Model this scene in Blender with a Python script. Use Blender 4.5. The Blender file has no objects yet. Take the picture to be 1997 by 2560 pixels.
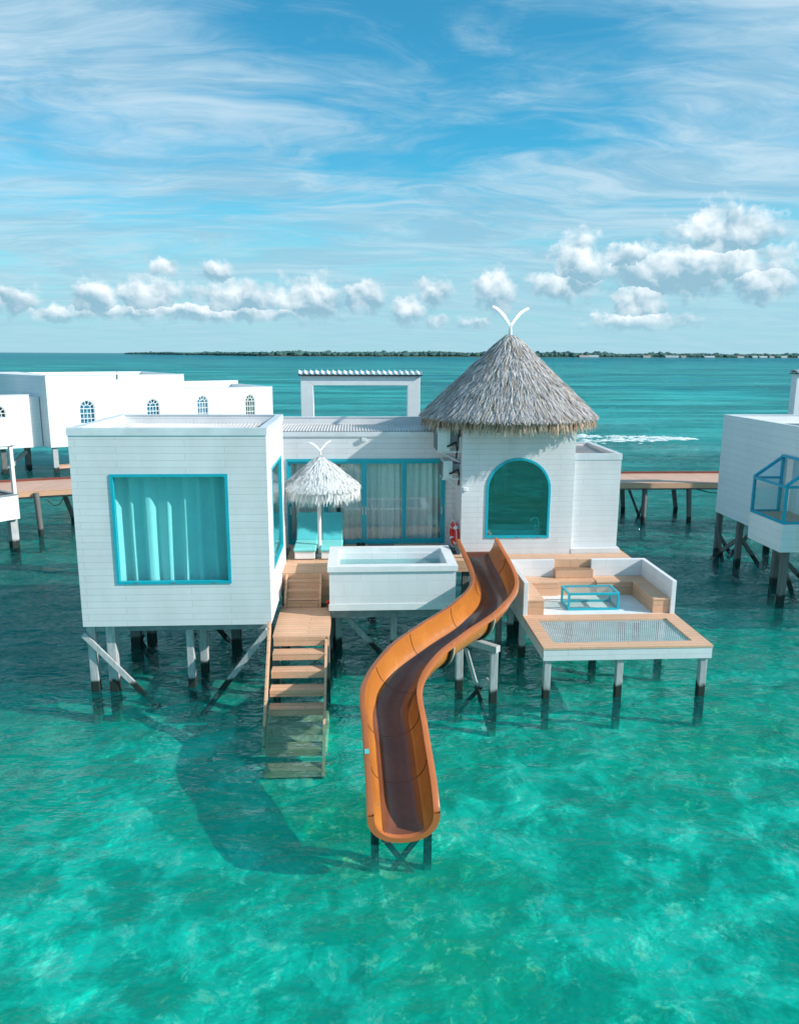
import bpy, bmesh, math, random
from mathutils import Vector, Matrix
R = math.radians
rnd = random.Random(7)
scene = bpy.context.scene
col = scene.collection

# ------------------------------------------------------------------ camera
cam_data = bpy.data.cameras.new("camera")
cam = bpy.data.objects.new("camera", cam_data)
col.objects.link(cam)
rot = Matrix(((0.998441, 0.00654, -0.055426), (-0.055607, 0.201328, -0.977944), (0.004763, 0.979502, 0.201378)))
cam.matrix_world = Matrix.Translation((0, 0, 7.0)) @ rot.to_4x4()
cam_data.sensor_fit = 'HORIZONTAL'
cam_data.sensor_width = 36
cam_data.lens = 34.617
cam_data.clip_start = 0.1
cam_data.clip_end = 200000
scene.camera = cam

# ------------------------------------------------------------------ exposure, sun, sky
scene.view_settings.view_transform = 'Standard'
scene.view_settings.look = 'None'
scene.view_settings.gamma = 1
scene.view_settings.exposure = 0.72
SUN_AZ, SUN_EL = -18.0, 30.0          # azimuth measured from +X towards +Y
sd = bpy.data.lights.new("sun", 'SUN')
sd.energy = 3.2
sd.angle = R(0.5)
sd.color = (1.0, 0.95, 0.88)
sun = bpy.data.objects.new("sun", sd)
col.objects.link(sun)
to_sun = Vector((math.cos(R(SUN_EL)) * math.cos(R(SUN_AZ)), math.cos(R(SUN_EL)) * math.sin(R(SUN_AZ)), math.sin(R(SUN_EL))))
sun.rotation_euler = to_sun.to_track_quat('Z', 'Y').to_euler()
sun.location = (30, -10, 30)


class NT:
    """small helper for wiring node trees"""
    def __init__(self, tree):
        self.t = tree
        self.n = tree.nodes
        self.l = tree.links

    def node(self, typ, **kw):
        n = self.n.new(typ)
        for k, v in kw.items():
            setattr(n, k, v)
        return n

    def put(self, sock, val):
        if val is None:
            return
        if isinstance(val, bpy.types.NodeSocket):
            self.l.new(val, sock)
        else:
            sock.default_value = val

    def math(self, op, a, b=None, c=None, clamp=False):
        n = self.node('ShaderNodeMath', operation=op, use_clamp=clamp)
        self.put(n.inputs[0], a); self.put(n.inputs[1], b); self.put(n.inputs[2], c)
        return n.outputs[0]

    def vec(self, op, a, b=None):
        n = self.node('ShaderNodeVectorMath', operation=op)
        self.put(n.inputs[0], a); self.put(n.inputs[1], b)
        return n.outputs['Value'] if op in ('LENGTH', 'DOT_PRODUCT', 'DISTANCE') else n.outputs[0]

    def scale(self, a, s):
        n = self.node('ShaderNodeVectorMath', operation='SCALE')
        self.put(n.inputs[0], a); self.put(n.inputs['Scale'], s)
        return n.outputs[0]

    def mix(self, f, a, b, blend='MIX'):
        n = self.node('ShaderNodeMix', data_type='RGBA', blend_type=blend)
        self.put(n.inputs[0], f); self.put(n.inputs[6], a); self.put(n.inputs[7], b)
        return n.outputs[2]

    def ramp(self, f, lo, hi, a=0.0, b=1.0, smooth=True):
        n = self.node('ShaderNodeMapRange', interpolation_type='SMOOTHSTEP' if smooth else 'LINEAR')
        self.put(n.inputs[0], f); self.put(n.inputs[1], lo); self.put(n.inputs[2], hi)
        self.put(n.inputs[3], a); self.put(n.inputs[4], b)
        return n.outputs[0]

    def noise(self, v, scale, detail=4.0, rough=0.55, dist=0.0):
        n = self.node('ShaderNodeTexNoise')
        self.put(n.inputs['Vector'], v)
        n.inputs['Scale'].default_value = scale
        n.inputs['Detail'].default_value = detail
        n.inputs['Roughness'].default_value = rough
        n.inputs['Distortion'].default_value = dist
        return n

    def sep(self, v):
        n = self.node('ShaderNodeSeparateXYZ'); self.put(n.inputs[0], v)
        return n.outputs

    def comb(self, x, y, z=0.0):
        n = self.node('ShaderNodeCombineXYZ')
        self.put(n.inputs[0], x); self.put(n.inputs[1], y); self.put(n.inputs[2], z)
        return n.outputs[0]


def rgb(r, g, b):
    return (r, g, b, 1.0)


world = bpy.data.worlds.new("World")
scene.world = world
world.use_nodes = True
wt = NT(world.node_tree)
wt.n.clear()
SKY_STRENGTH = 0.1
sky = wt.node('ShaderNodeTexSky', sky_type='NISHITA')
sky.sun_disc = False
sky.sun_elevation = R(SUN_EL)
sky.sun_rotation = R(90 - SUN_AZ)
sky.air_density = 1.0
sky.dust_density = 0.4
sky.ozone_density = 1.5
dirv = wt.node('ShaderNodeTexCoord').outputs['Generated']
sx, sy, sz = wt.sep(dirv)
zc = wt.math('MAXIMUM', sz, 0.0)
azd = wt.math('MULTIPLY', wt.math('ARCTAN2', sx, sy), 180 / math.pi)
eld = wt.math('MULTIPLY', wt.math('ARCSINE', sz), 180 / math.pi)
ae = wt.comb(azd, eld)
base = wt.mix(1.0, sky.outputs[0], rgb(0.22, 0.92, 1.02), 'MULTIPLY')
# thin high cloud: a layer seen in perspective, streaked
inv = wt.math('DIVIDE', 1.0, wt.math('ADD', zc, 0.10))
pl = wt.comb(wt.math('MULTIPLY', sx, inv), wt.math('MULTIPLY', sy, inv))
rotm = wt.node('ShaderNodeMapping')
rotm.inputs['Rotation'].default_value = (0, 0, R(-16))
rotm.inputs['Scale'].default_value = (0.62, 1.05, 1)
wt.put(rotm.inputs[0], pl)
warp = wt.noise(rotm.outputs[0], 1.1, 3, 0.5)
wv = wt.vec('ADD', rotm.outputs[0], wt.scale(wt.vec('SUBTRACT', warp.outputs['Color'], (0.5, 0.5, 0.5)), 1.3))
cir_a = wt.noise(wv, 1.7, 10, 0.62).outputs[0]
cir_b = wt.noise(wt.vec('MULTIPLY', wv, (1.0, 1.7, 1.0)), 3.6, 8, 0.66).outputs[0]
cir = wt.math('ADD', wt.math('MULTIPLY', cir_a, 0.62), wt.math('MULTIPLY', cir_b, 0.38))
# more veil low down and at both sides, a clear window above the middle
win = wt.vec('LENGTH', wt.vec('MULTIPLY', wt.vec('SUBTRACT', ae, (8.0, 27.0, 0.0)), (1 / 17.0, 1 / 12.0, 0.0)))
low = wt.ramp(eld, 2.0, 14.0, 0.09, 0.0)
bias = wt.math('ADD', low, wt.ramp(win, 0.0, 1.6, -0.12, 0.055))
for (a, e, ra, re_, k_) in ((26, 18, 8, 4, 0.16), (-16, 18, 12, 5, 0.12), (22, 11, 14, 3.2, 0.10), (-2, 15, 12, 1.6, 0.06), (13, 14.5, 8, 2.0, -0.10), (-12, 9.5, 9, 1.6, -0.05), (-4, 12.5, 10, 1.4, -0.05)):
    dd = wt.vec('LENGTH', wt.vec('MULTIPLY', wt.vec('SUBTRACT', ae, (a, e, 0.0)), (1 / ra, 1 / re_, 0.0)))
    bias = wt.math('ADD', bias, wt.ramp(dd, 0.0, 1.3, k_, 0.0))
cirm = wt.ramp(wt.math('ADD', cir, bias), 0.40, 0.70, 0.0, 0.88)
veil = rgb(0.30 / SKY_STRENGTH, 0.445 / SKY_STRENGTH, 0.545 / SKY_STRENGTH)
wisp = wt.noise(wt.vec('MULTIPLY', wv, (1.0, 1.7, 1.0)), 2.4, 9, 0.66).outputs[0]
veil = wt.mix(wt.ramp(wisp, 0.36, 0.66), rgb(0.175 * 10, 0.335 * 10, 0.45 * 10), rgb(0.36 * 10, 0.475 * 10, 0.55 * 10))
col1 = wt.mix(cirm, base, veil)
# horizon brightening
hz = wt.ramp(eld, 0.0, 14.0, 0.82, 0.0)
col1 = wt.mix(hz, col1, rgb(0.25 / SKY_STRENGTH, 0.42 / SKY_STRENGTH, 0.49 / SKY_STRENGTH))
# cumulus banks
wn1 = wt.noise(ae, 0.55, 5, 0.55)
wn2 = wt.noise(ae, 2.2, 4, 0.6)
aew = wt.vec('ADD', ae, wt.scale(wt.vec('SUBTRACT', wn1.outputs['Color'], (0.5, 0.5, 0.5)), 1.5))
aew = wt.vec('ADD', aew, wt.scale(wt.vec('SUBTRACT', wn2.outputs['Color'], (0.5, 0.5, 0.5)), 0.5))
BANKS = [(25.2, 7.7, 2.9, 1.7), (23.4, 5.7, 5.8, 1.7), (-11.5, 2.75, 9.0, 0.5), (27.3, 4.7, 2.0, 1.1), (19.2, 6.6, 1.5, 0.9), (15.6, 6.1, 1.7, 2.1),
         (15.0, 4.9, 2.4, 0.9), (10.1, 4.4, 1.3, 1.4), (5.6, 4.3, 1.1, 1.0), (3.6, 3.0, 1.2, 1.0), (19.9, 3.7, 1.6, 1.2),
         (-17.7, 3.6, 1.4, 1.3), (-14.3, 3.6, 2.2, 1.4), (-8.6, 3.8, 2.7, 1.2), (-3.3, 3.8, 2.4, 1.5), (0.5, 4.1, 1.6, 1.0),
         (-22.8, 3.3, 1.3, 0.9), (5.8, 2.2, 0.8, 0.5), (8.7, 2.2, 1.4, 0.45), (-13.2, 5.7, 0.9, 0.6), (-9.8, 5.7, 1.2, 0.65),
         (20.4, 2.3, 3.4, 0.6), (-20.5, 2.6, 1.6, 0.5), (34.0, 6.0, 4.0, 2.0), (-30.0, 4.5, 3.5, 1.4)]
dm = None
htop = 0.0
for (a, e, ra, re_) in BANKS:
    d = wt.vec('LENGTH', wt.vec('MULTIPLY', wt.vec('SUBTRACT', aew, (a, e, 0)), (1 / (ra * 1.2), 1 / (re_ * 1.2), 0)))
    hh = wt.math('MULTIPLY', wt.math('SUBTRACT', wt.sep(aew)[1], e), 1 / re_)
    if dm is None:
        dm, htop = d, hh
    else:
        c_ = wt.math('LESS_THAN', d, dm)
        mxn = wt.node('ShaderNodeMix', data_type='FLOAT')
        wt.put(mxn.inputs[0], c_); wt.put(mxn.inputs[2], htop); wt.put(mxn.inputs[3], hh)
        htop = mxn.outputs[0]
        dm = wt.math('MINIMUM', dm, d)
fb = wt.noise(ae, 1.1, 8, 0.6).outputs[0]
vo = wt.node('ShaderNodeTexVoronoi', feature='SMOOTH_F1', voronoi_dimensions='2D')
vo.inputs['Scale'].default_value = 0.85
wt.put(vo.inputs['Vector'], aew)
vo2 = wt.node('ShaderNodeTexVoronoi', feature='SMOOTH_F1', voronoi_dimensions='2D')
vo2.inputs['Scale'].default_value = 2.1
wt.put(vo2.inputs['Vector'], aew)
puff = wt.math('SUBTRACT', 0.45, vo.outputs['Distance'])
puff2 = wt.math('SUBTRACT', 0.45, vo2.outputs['Distance'])
env = wt.math('SUBTRACT', 1.0, dm)
env = wt.math('ADD', env, wt.math('MULTIPLY', wt.math('SUBTRACT', fb, 0.5), 1.15))
env = wt.math('ADD', env, wt.math('MULTIPLY', puff, 0.5))
env = wt.math('ADD', env, wt.math('MULTIPLY', puff2, 0.25))
cum = wt.ramp(env, -0.12, 0.52)
n1 = wt.vec('DOT_PRODUCT', wt.vec('SUBTRACT', aew, vo.outputs['Position']), (0.55, 0.85, 0))
n2 = wt.vec('DOT_PRODUCT', wt.vec('SUBTRACT', aew, vo2.outputs['Position']), (0.55, 0.85, 0))
lit = wt.math('ADD', wt.ramp(htop, -0.8, 0.9, -0.05, 0.68), wt.math('ADD', wt.math('MULTIPLY', n1, 0.50), wt.math('MULTIPLY', n2, 0.36)))
lit = wt.math('ADD', lit, wt.math('MULTIPLY', wt.math('SUBTRACT', wt.noise(ae, 0.5, 4, 0.5).outputs[0], 0.5), 1.6), clamp=True)
K = 1 / SKY_STRENGTH
ccol = wt.mix(lit, rgb(0.185 * K, 0.32 * K, 0.40 * K), rgb(0.64 * K, 0.68 * K, 0.70 * K))
cdense = wt.math('MULTIPLY', cum, wt.ramp(eld, 1.0, 3.2, 0.35, 0.95))
col2 = wt.mix(cdense, col1, ccol)
bg = wt.node('ShaderNodeBackground')
bg.inputs['Strength'].default_value = SKY_STRENGTH
wt.put(bg.inputs['Color'], col2)
wo = wt.node('ShaderNodeOutputWorld')
wt.l.new(bg.outputs[0], wo.inputs[0])
world.cycles.sampling_method = 'MANUAL'
world.cycles.sample_map_resolution = 512

# ------------------------------------------------------------------ materials
def new_mat(name):
    m = bpy.data.materials.new(name)
    m.use_nodes = True
    nt = NT(m.node_tree)
    bsdf = m.node_tree.nodes['Principled BSDF']
    return m, nt, bsdf


def simple(name, c, rough=0.5, metal=0.0, var=0.06, vscale=3.0, bump=0.0, bscale=30.0, coat=0.0):
    m, nt, b = new_mat(name)
    co = nt.node('ShaderNodeTexCoord').outputs['Object']
    n = nt.noise(co, vscale, 5, 0.6)
    k = nt.ramp(n.outputs[0], 0.3, 0.7, 1 - var * 2, 1 + var, False)
    v = nt.node('ShaderNodeVectorMath', operation='SCALE')
    v.inputs[0].default_value = c[:3]
    nt.put(v.inputs['Scale'], k)
    nt.put(b.inputs['Base Color'], v.outputs[0])
    b.inputs['Roughness'].default_value = rough
    b.inputs['Metallic'].default_value = metal
    b.inputs['Coat Weight'].default_value = coat
    if bump:
        bn = nt.noise(co, bscale, 4, 0.6)
        bp = nt.node('ShaderNodeBump')
        bp.inputs['Strength'].default_value = bump
        bp.inputs['Distance'].default_value = 0.01
        nt.put(bp.inputs['Height'], bn.outputs[0])
        nt.put(b.inputs['Normal'], bp.outputs[0])
    return m


def boards(name, c, row, width, groove=0.55, rough=0.55, tone=0.05, flat=False, mortar=0.005, grain=0.0, stain=0.10, swap=False):
    """painted or timber boards: rows across, staggered butt joints, faint tone differences and weathering"""
    m, nt, b = new_mat(name)
    co = nt.node('ShaderNodeTexCoord').outputs['Object']
    x, y, z = nt.sep(co)
    if flat:
        uv = nt.comb(y, x) if swap else nt.comb(x, y)
    else:
        uv = nt.comb(nt.math('ADD', x, y), z)
    br = nt.node('ShaderNodeTexBrick')
    br.offset = 0.37
    br.offset_frequency = 2
    nt.put(br.inputs['Vector'], uv)
    lo = tuple(q * (1 - tone) for q in c)
    hi = tuple(min(0.86, q * (1 + tone)) for q in c)
    br.inputs['Color1'].default_value = rgb(*lo)
    br.inputs['Color2'].default_value = rgb(*hi)
    br.inputs['Mortar'].default_value = rgb(*(q * groove for q in c))
    br.inputs['Scale'].default_value = 1.0
    br.inputs['Mortar Size'].default_value = mortar
    br.inputs['Mortar Smooth'].default_value = 0.2
    br.inputs['Bias'].default_value = 0.0
    br.inputs['Brick Width'].default_value = width
    br.inputs['Row Height'].default_value = row
    st = nt.noise(nt.vec('MULTIPLY', co, (1.0, 1.0, 0.35)), 1.3, 6, 0.65)
    k = nt.ramp(st.outputs[0], 0.35, 0.7, 1 + stain * 0.3, 1 - stain, False)
    cc = nt.scale(br.outputs['Color'], k)
    if grain:
        g = nt.noise(nt.vec('MULTIPLY', co, (2.0, 14.0, 14.0) if not swap else (14.0, 2.0, 14.0)), 6.0, 4, 0.6)
        cc = nt.scale(cc, nt.ramp(g.outputs[0], 0.3, 0.7, 1 - grain, 1 + grain, False))
    nt.put(b.inputs['Base Color'], cc)
    b.inputs['Roughness'].default_value = rough
    bp = nt.node('ShaderNodeBump')
    bp.inputs['Strength'].default_value = 0.5
    bp.inputs['Distance'].default_value = 0.006
    bp.invert = True
    nt.put(bp.inputs['Height'], br.outputs['Fac'])
    nt.put(b.inputs['Normal'], bp.outputs[0])
    return m


def glass(name, tint, refl, rough=0.0, tintgloss=(0.9, 1.0, 1.0)):
    m = bpy.data.materials.new(name)
    m.use_nodes = True
    nt = NT(m.node_tree)
    nt.n.clear()
    tr = nt.node('ShaderNodeBsdfTransparent'); tr.inputs[0].default_value = rgb(*tint)
    gl = nt.node('ShaderNodeBsdfGlossy'); gl.inputs['Roughness'].default_value = rough
    gl.inputs[0].default_value = rgb(*tintgloss)
    fr = nt.node('ShaderNodeFresnel'); fr.inputs['IOR'].default_value = 1.5
    front = nt.math('SUBTRACT', 1.0, nt.node('ShaderNodeNewGeometry').outputs['Backfacing'])
    f = nt.math('MULTIPLY', nt.math('ADD', fr.outputs[0], refl, clamp=True), front)
    mx = nt.node('ShaderNodeMixShader')
    nt.put(mx.inputs[0], f)
    nt.l.new(tr.outputs[0], mx.inputs[1]); nt.l.new(gl.outputs[0], mx.inputs[2])
    o = nt.node('ShaderNodeOutputMaterial')
    nt.l.new(mx.outputs[0], o.inputs[0])
    return m


def straw(name, ramp_cols, rough=0.9):
    m, nt, b = new_mat(name)
    g = nt.node('ShaderNodeNewGeometry')
    cr = nt.node('ShaderNodeValToRGB')
    el = cr.color_ramp.elements
    while len(el) < len(ramp_cols):
        el.new(0.5)
    for i, (p, c) in enumerate(ramp_cols):
        el[i].position = p
        el[i].color = rgb(*c)
    nt.put(cr.inputs[0], g.outputs['Random Per Island'])
    nt.put(b.inputs['Base Color'], cr.outputs[0])
    b.inputs['Roughness'].default_value = rough
    b.inputs['Specular IOR Level'].default_value = 0.15
    return m


def timber(name, c, wet=True):
    """weathered pile timber, dark and slimy up to the tide mark"""
    m, nt, b = new_mat(name)
    geo = nt.node('ShaderNodeNewGeometry').outputs['Position']
    x, y, z = nt.sep(geo)
    n = nt.noise(nt.vec('MULTIPLY', geo, (9, 9, 1.2)), 3.0, 6, 0.65)
    k = nt.ramp(n.outputs[0], 0.3, 0.72, 0.62, 1.12, False)
    v = nt.node('ShaderNodeVectorMath', operation='SCALE')
    v.inputs[0].default_value = c
    nt.put(v.inputs['Scale'], k)
    out = v.outputs[0]
    if wet:
        wob = nt.noise(geo, 3.0, 3, 0.5).outputs[0]
        f = nt.ramp(nt.math('ADD', z, nt.math('MULTIPLY', wob, 0.30)), 0.36, 0.46)
        wet_murk = nt.mix(nt.ramp(nt.math('ADD', z, nt.math('MULTIPLY', wob, 0.5)), -0.75, -0.05), rgb(0.006, 0.46, 0.34), rgb(0.012, 0.022, 0.018))  # below water the bed's green is painted on, fading piles as murk would
        out = nt.mix(f, wet_murk, out)
    nt.put(b.inputs['Base Color'], out)
    b.inputs['Roughness'].default_value = 0.8
    return m


M = {}
M['siding'] = boards('white_siding', (0.74, 0.74, 0.75), 0.137, 2.1, groove=0.76, tone=0.025, stain=0.11)
M['bigsiding'] = boards('white_far_siding', (0.81, 0.81, 0.81), 0.22, 2.6, groove=0.8, tone=0.02, stain=0.05)
M['panel'] = boards('white_panel', (0.75, 0.75, 0.76), 0.34, 0.62, groove=0.80, tone=0.02, stain=0.07, mortar=0.004)
M['white'] = simple('white_paint', (0.80, 0.80, 0.80), 0.5, var=0.04)
M['trim'] = simple('white_metal_trim', (0.72, 0.74, 0.76), 0.35, var=0.08, vscale=1.5, bump=0.25, bscale=2.5)
M['roofsheet'] = simple('pale_roof_sheet', (0.66, 0.62, 0.60), 0.45, var=0.10, vscale=1.2)
M['teal'] = simple('turquoise_paint', (0.008, 0.42, 0.52), 0.35, var=0.05)
M['teal_far'] = simple('blue_paint', (0.004, 0.36, 0.52), 0.35, var=0.05)
M['deck'] = boards('timber_deck', (0.72, 0.43, 0.275), 0.14, 2.8, groove=0.45, tone=0.05, flat=True, grain=0.12, stain=0.12)
M['deckv'] = boards('timber_face', (0.68, 0.40, 0.25), 0.19, 6.0, groove=0.5, tone=0.04, grain=0.12, stain=0.12)
M['walk'] = boards('boardwalk_timber', (0.70, 0.41, 0.29), 0.16, 3.0, groove=0.6, tone=0.05, flat=True, swap=True, stain=0.1)
M['redwood'] = simple('red_kerb_timber', (0.22, 0.062, 0.045), 0.6, var=0.12)
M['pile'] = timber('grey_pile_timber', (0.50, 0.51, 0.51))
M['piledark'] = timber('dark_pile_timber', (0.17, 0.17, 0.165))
M['beam'] = simple('grey_beam_timber', (0.26, 0.30, 0.31), 0.8, var=0.15, vscale=5)
M['curtain'] = simple('pale_curtain', (0.84, 0.85, 0.83), 0.9, var=0.02)
M['goldcurtain'] = simple('gold_curtain', (0.55, 0.42, 0.22), 0.9, var=0.05)
M['cushion'] = simple('turquoise_cushion', (0.20, 0.68, 0.68), 0.85, var=0.04, bump=0.2, bscale=60)
M['cushion_dark'] = simple('turquoise_backrest', (0.09, 0.54, 0.59), 0.85, var=0.04, bump=0.2, bscale=60)
M['red'] = simple('red_ring_plastic', (0.80, 0.03, 0.03), 0.4, var=0.03)
M['black'] = simple('black_rubber', (0.012, 0.013, 0.014), 0.5)
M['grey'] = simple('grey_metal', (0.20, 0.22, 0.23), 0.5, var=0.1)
M['dark'] = simple('dark_interior', (0.05, 0.055, 0.06), 0.8)
M['acwhite'] = simple('appliance_white', (0.66, 0.70, 0.69), 0.4, var=0.05)
M['chrome'] = simple('chrome', (0.8, 0.8, 0.8), 0.15, metal=1.0)
M['enamel'] = simple('white_enamel', (0.82, 0.83, 0.83), 0.15, var=0.02)
M['rope'] = simple('white_net_cord', (0.84, 0.85, 0.85), 0.8)
M['mat'] = simple('grey_doormat', (0.22, 0.19, 0.18), 0.95, bump=0.5)
M['label_teal'] = simple('pale_teal_sticker', (0.10, 0.55, 0.52), 0.4)
M['glass_teal'] = glass('teal_window_glass', (0.72, 0.955, 0.965), 0.01)
M['glass_side'] = glass('side_window_glass', (0.50, 0.78, 0.80), 0.22)
M['glass_door'] = glass('door_glass', (0.88, 0.95, 0.95), 0.07)
M['glass_arch'] = glass('arch_window_glass', (0.50, 0.88, 0.88), 0.16, tintgloss=(0.75, 1.0, 0.98))
M['glass_far'] = glass('neighbour_glass', (0.86, 0.94, 0.95), 0.015)
M['glass_table'] = glass('table_glass', (0.84, 0.91, 0.90), 0.06)
M['thatch'] = straw('grey_thatch', [(0.0, (0.20, 0.175, 0.175)), (0.15, (0.40, 0.37, 0.375)), (0.42, (0.60, 0.56, 0.56)), (0.72, (0.74, 0.70, 0.69)), (0.86, (0.47, 0.37, 0.27)), (0.94, (0.38, 0.25, 0.13)), (1.0, (0.66, 0.64, 0.64))])
M['thatch_under'] = straw('tan_thatch', [(0.0, (0.13, 0.085, 0.05)), (0.35, (0.36, 0.25, 0.16)), (0.65, (0.52, 0.38, 0.27)), (1.0, (0.66, 0.56, 0.47))])
M['thatch_base'] = simple('thatch_core', (0.12, 0.10, 0.09), 0.95, var=0.2, vscale=8)
M['white_straw'] = straw('bleached_straw', [(0.0, (0.72, 0.72, 0.71)), (0.5, (0.83, 0.83, 0.82)), (1.0, (0.88, 0.88, 0.87))])
M['straw_core'] = simple('pale_straw_core', (0.75, 0.74, 0.72), 0.95, var=0.1)
M['foam'] = None

# slide gelcoat
m, nt, b = new_mat('orange_slide_gelcoat')
co = nt.node('ShaderNodeTexCoord').outputs['Object']
n = nt.noise(co, 1.4, 5, 0.6)
wear = nt.noise(nt.vec('MULTIPLY', co, (6, 6, 2.5)), 2.2, 8, 0.75).outputs[0]
cc = nt.mix(nt.ramp(n.outputs[0], 0.35, 0.7), rgb(0.47, 0.158, 0.030), rgb(0.55, 0.195, 0.040))
nt.put(b.inputs['Base Color'], nt.mix(nt.ramp(wear, 0.58, 0.72, 0, 0.35), cc, rgb(0.55, 0.30, 0.15)))
n3 = nt.noise(co, 9.0, 5, 0.65)
nt.put(b.inputs['Roughness'], nt.ramp(n3.outputs[0], 0.3, 0.7, 0.16, 0.30, False))
b.inputs['Coat Weight'].default_value = 0.4
b.inputs['Coat Roughness'].default_value = 0.08
M['slide'] = m
M['slide_rim'] = simple('orange_slide_rim', (0.50, 0.145, 0.042), 0.3, var=0.06, coat=0.3)
m, nt, b = new_mat('shaded_slide_floor')
co = nt.node('ShaderNodeTexCoord').outputs['Object']
n = nt.noise(co, 2.0, 5, 0.6)
nt.put(b.inputs['Base Color'], nt.mix(nt.ramp(n.outputs[0], 0.35, 0.7), rgb(0.17, 0.055, 0.026), rgb(0.22, 0.074, 0.034)))  # brown tones paint the deep shadow inside the orange chute
b.inputs['Roughness'].default_value = 0.22
b.inputs['Coat Weight'].default_value = 0.4
b.inputs['Coat Roughness'].default_value = 0.06
M['slide_shade'] = m


# ------------------------------------------------------------------ mesh helpers
class MB:
    def __init__(self):
        self.v = []
        self.f = []

    def add(self, vs, fs):
        o = len(self.v)
        self.v += [tuple(p) for p in vs]
        self.f += [tuple(i + o for i in q) for q in fs]
        return self

    def quad(self, a, b, c, d):
        return self.add((a, b, c, d), ((0, 1, 2, 3),))

    def box(self, x0, x1, y0, y1, z0, z1):
        vs = [(x, y, z) for z in (z0, z1) for y in (y0, y1) for x in (x0, x1)]
        return self.add(vs, ((0, 2, 3, 1), (4, 5, 7, 6), (0, 1, 5, 4), (2, 6, 7, 3), (0, 4, 6, 2), (1, 3, 7, 5)))

    def bar(self, p, q, w, h, upv=(0, 0, 1)):
        p, q = Vector(p), Vector(q)
        d = (q - p).normalized()
        s = d.cross(Vector(upv))
        if s.length < 1e-4:
            s = d.cross(Vector((0, 1, 0)))
        s.normalize()
        t = s.cross(d)
        vs = []
        for o in (p, q):
            for a, b2 in ((-1, -1), (1, -1), (1, 1), (-1, 1)):
                vs.append(o + s * a * w / 2 + t * b2 * h / 2)
        return self.add(vs, ((0, 1, 2, 3), (7, 6, 5, 4), (0, 4, 5, 1), (1, 5, 6, 2), (2, 6, 7, 3), (3, 7, 4, 0)))

    def tube(self, pts, r, n=8, cap=True):
        pts = [Vector(p) for p in pts]
        rings = []
        for i, p in enumerate(pts):
            d = (pts[min(i + 1, len(pts) - 1)] - pts[max(i - 1, 0)]).normalized()
            a = d.cross(Vector((0.13, 0.31, 0.94))).normalized()
            b2 = d.cross(a)
            rr = r[i] if isinstance(r, (list, tuple)) else r
            rings.append([p + a * rr * math.cos(2 * math.pi * k / n) + b2 * rr * math.sin(2 * math.pi * k / n) for k in range(n)])
        vs = [v for g in rings for v in g]
        fs = []
        for i in range(len(pts) - 1):
            for k in range(n):
                fs.append((i * n + k, i * n + (k + 1) % n, (i + 1) * n + (k + 1) % n, (i + 1) * n + k))
        if cap:
            fs.append(tuple(range(n)))
            fs.append(tuple(range((len(pts) - 1) * n, len(pts) * n)))
        return self.add(vs, fs)

    def lathe(self, c, prof, n=24):
        vs, fs = [], []
        for (r, z) in prof:
            for k in range(n):
                a = 2 * math.pi * k / n
                vs.append((c[0] + r * math.cos(a), c[1] + r * math.sin(a), c[2] + z))
        for i in range(len(prof) - 1):
            for k in range(n):
                fs.append((i * n + k, i * n + (k + 1) % n, (i + 1) * n + (k + 1) % n, (i + 1) * n + k))
        return self.add(vs, fs)

    def outline(self, pts, fmap, t):
        """a filled flat outline extruded by t; fmap(u, w, d) gives the point"""
        n = len(pts)
        vs = [fmap(u, w, 0) for u, w in pts] + [fmap(u, w, t) for u, w in pts]
        fs = [tuple(range(n)), tuple(range(2 * n - 1, n - 1, -1))]
        for i in range(n):
            fs.append((i, (i + 1) % n, n + (i + 1) % n, n + i))
        return self.add(vs, fs)

    def build(self, name, mat, parent=None, smooth=None, bevel=0.0, loc=None, fix=True, shift=True):
        me = bpy.data.meshes.new(name)
        me.from_pydata(self.v, [], self.f)
        if fix:
            bm = bmesh.new()
            bm.from_mesh(me)
            bmesh.ops.recalc_face_normals(bm, faces=bm.faces)
            bm.to_mesh(me)
            bm.free()
        me.update()
        if smooth is not None:
            for p in me.polygons:
                p.use_smooth = True
            me.set_sharp_from_angle(angle=R(smooth))
        mats = mat if isinstance(mat, (list, tuple)) else [mat]
        for q in mats:
            me.materials.append(q)
        o = bpy.data.objects.new(name, me)
        col.objects.link(o)
        if parent is not None:
            o.parent = parent
            if shift and parent.parent is None and not parent.get('local_space'):
                o.matrix_parent_inverse = Matrix.Translation(-parent.location)
        if bevel:
            md = o.modifiers.new('soft_edges', 'BEVEL')
            md.width = bevel
            md.segments = 2
            md.limit_method = 'ANGLE'
        return o


def tag(o, label, cat, group=None, kind=None):
    o['label'] = label
    o['category'] = cat
    if group:
        o['group'] = group
    if kind:
        o['kind'] = kind
    return o


def thing(name, label, cat, loc=(0, 0, 0), rotz=0.0, group=None, local=False):
    o = bpy.data.objects.new(name, None)
    o.empty_display_size = 0.3
    col.objects.link(o)
    o.location = loc
    o.rotation_euler = (0, 0, rotz)
    if local:
        o['local_space'] = True
    tag(o, label, cat, group)
    return o


def copy_tree(o, parent=None):
    c = o.copy()
    col.objects.link(c)
    if parent is not None:
        c.parent = parent
    for ch in list(o.children):
        copy_tree(ch, c)
    return c


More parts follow.
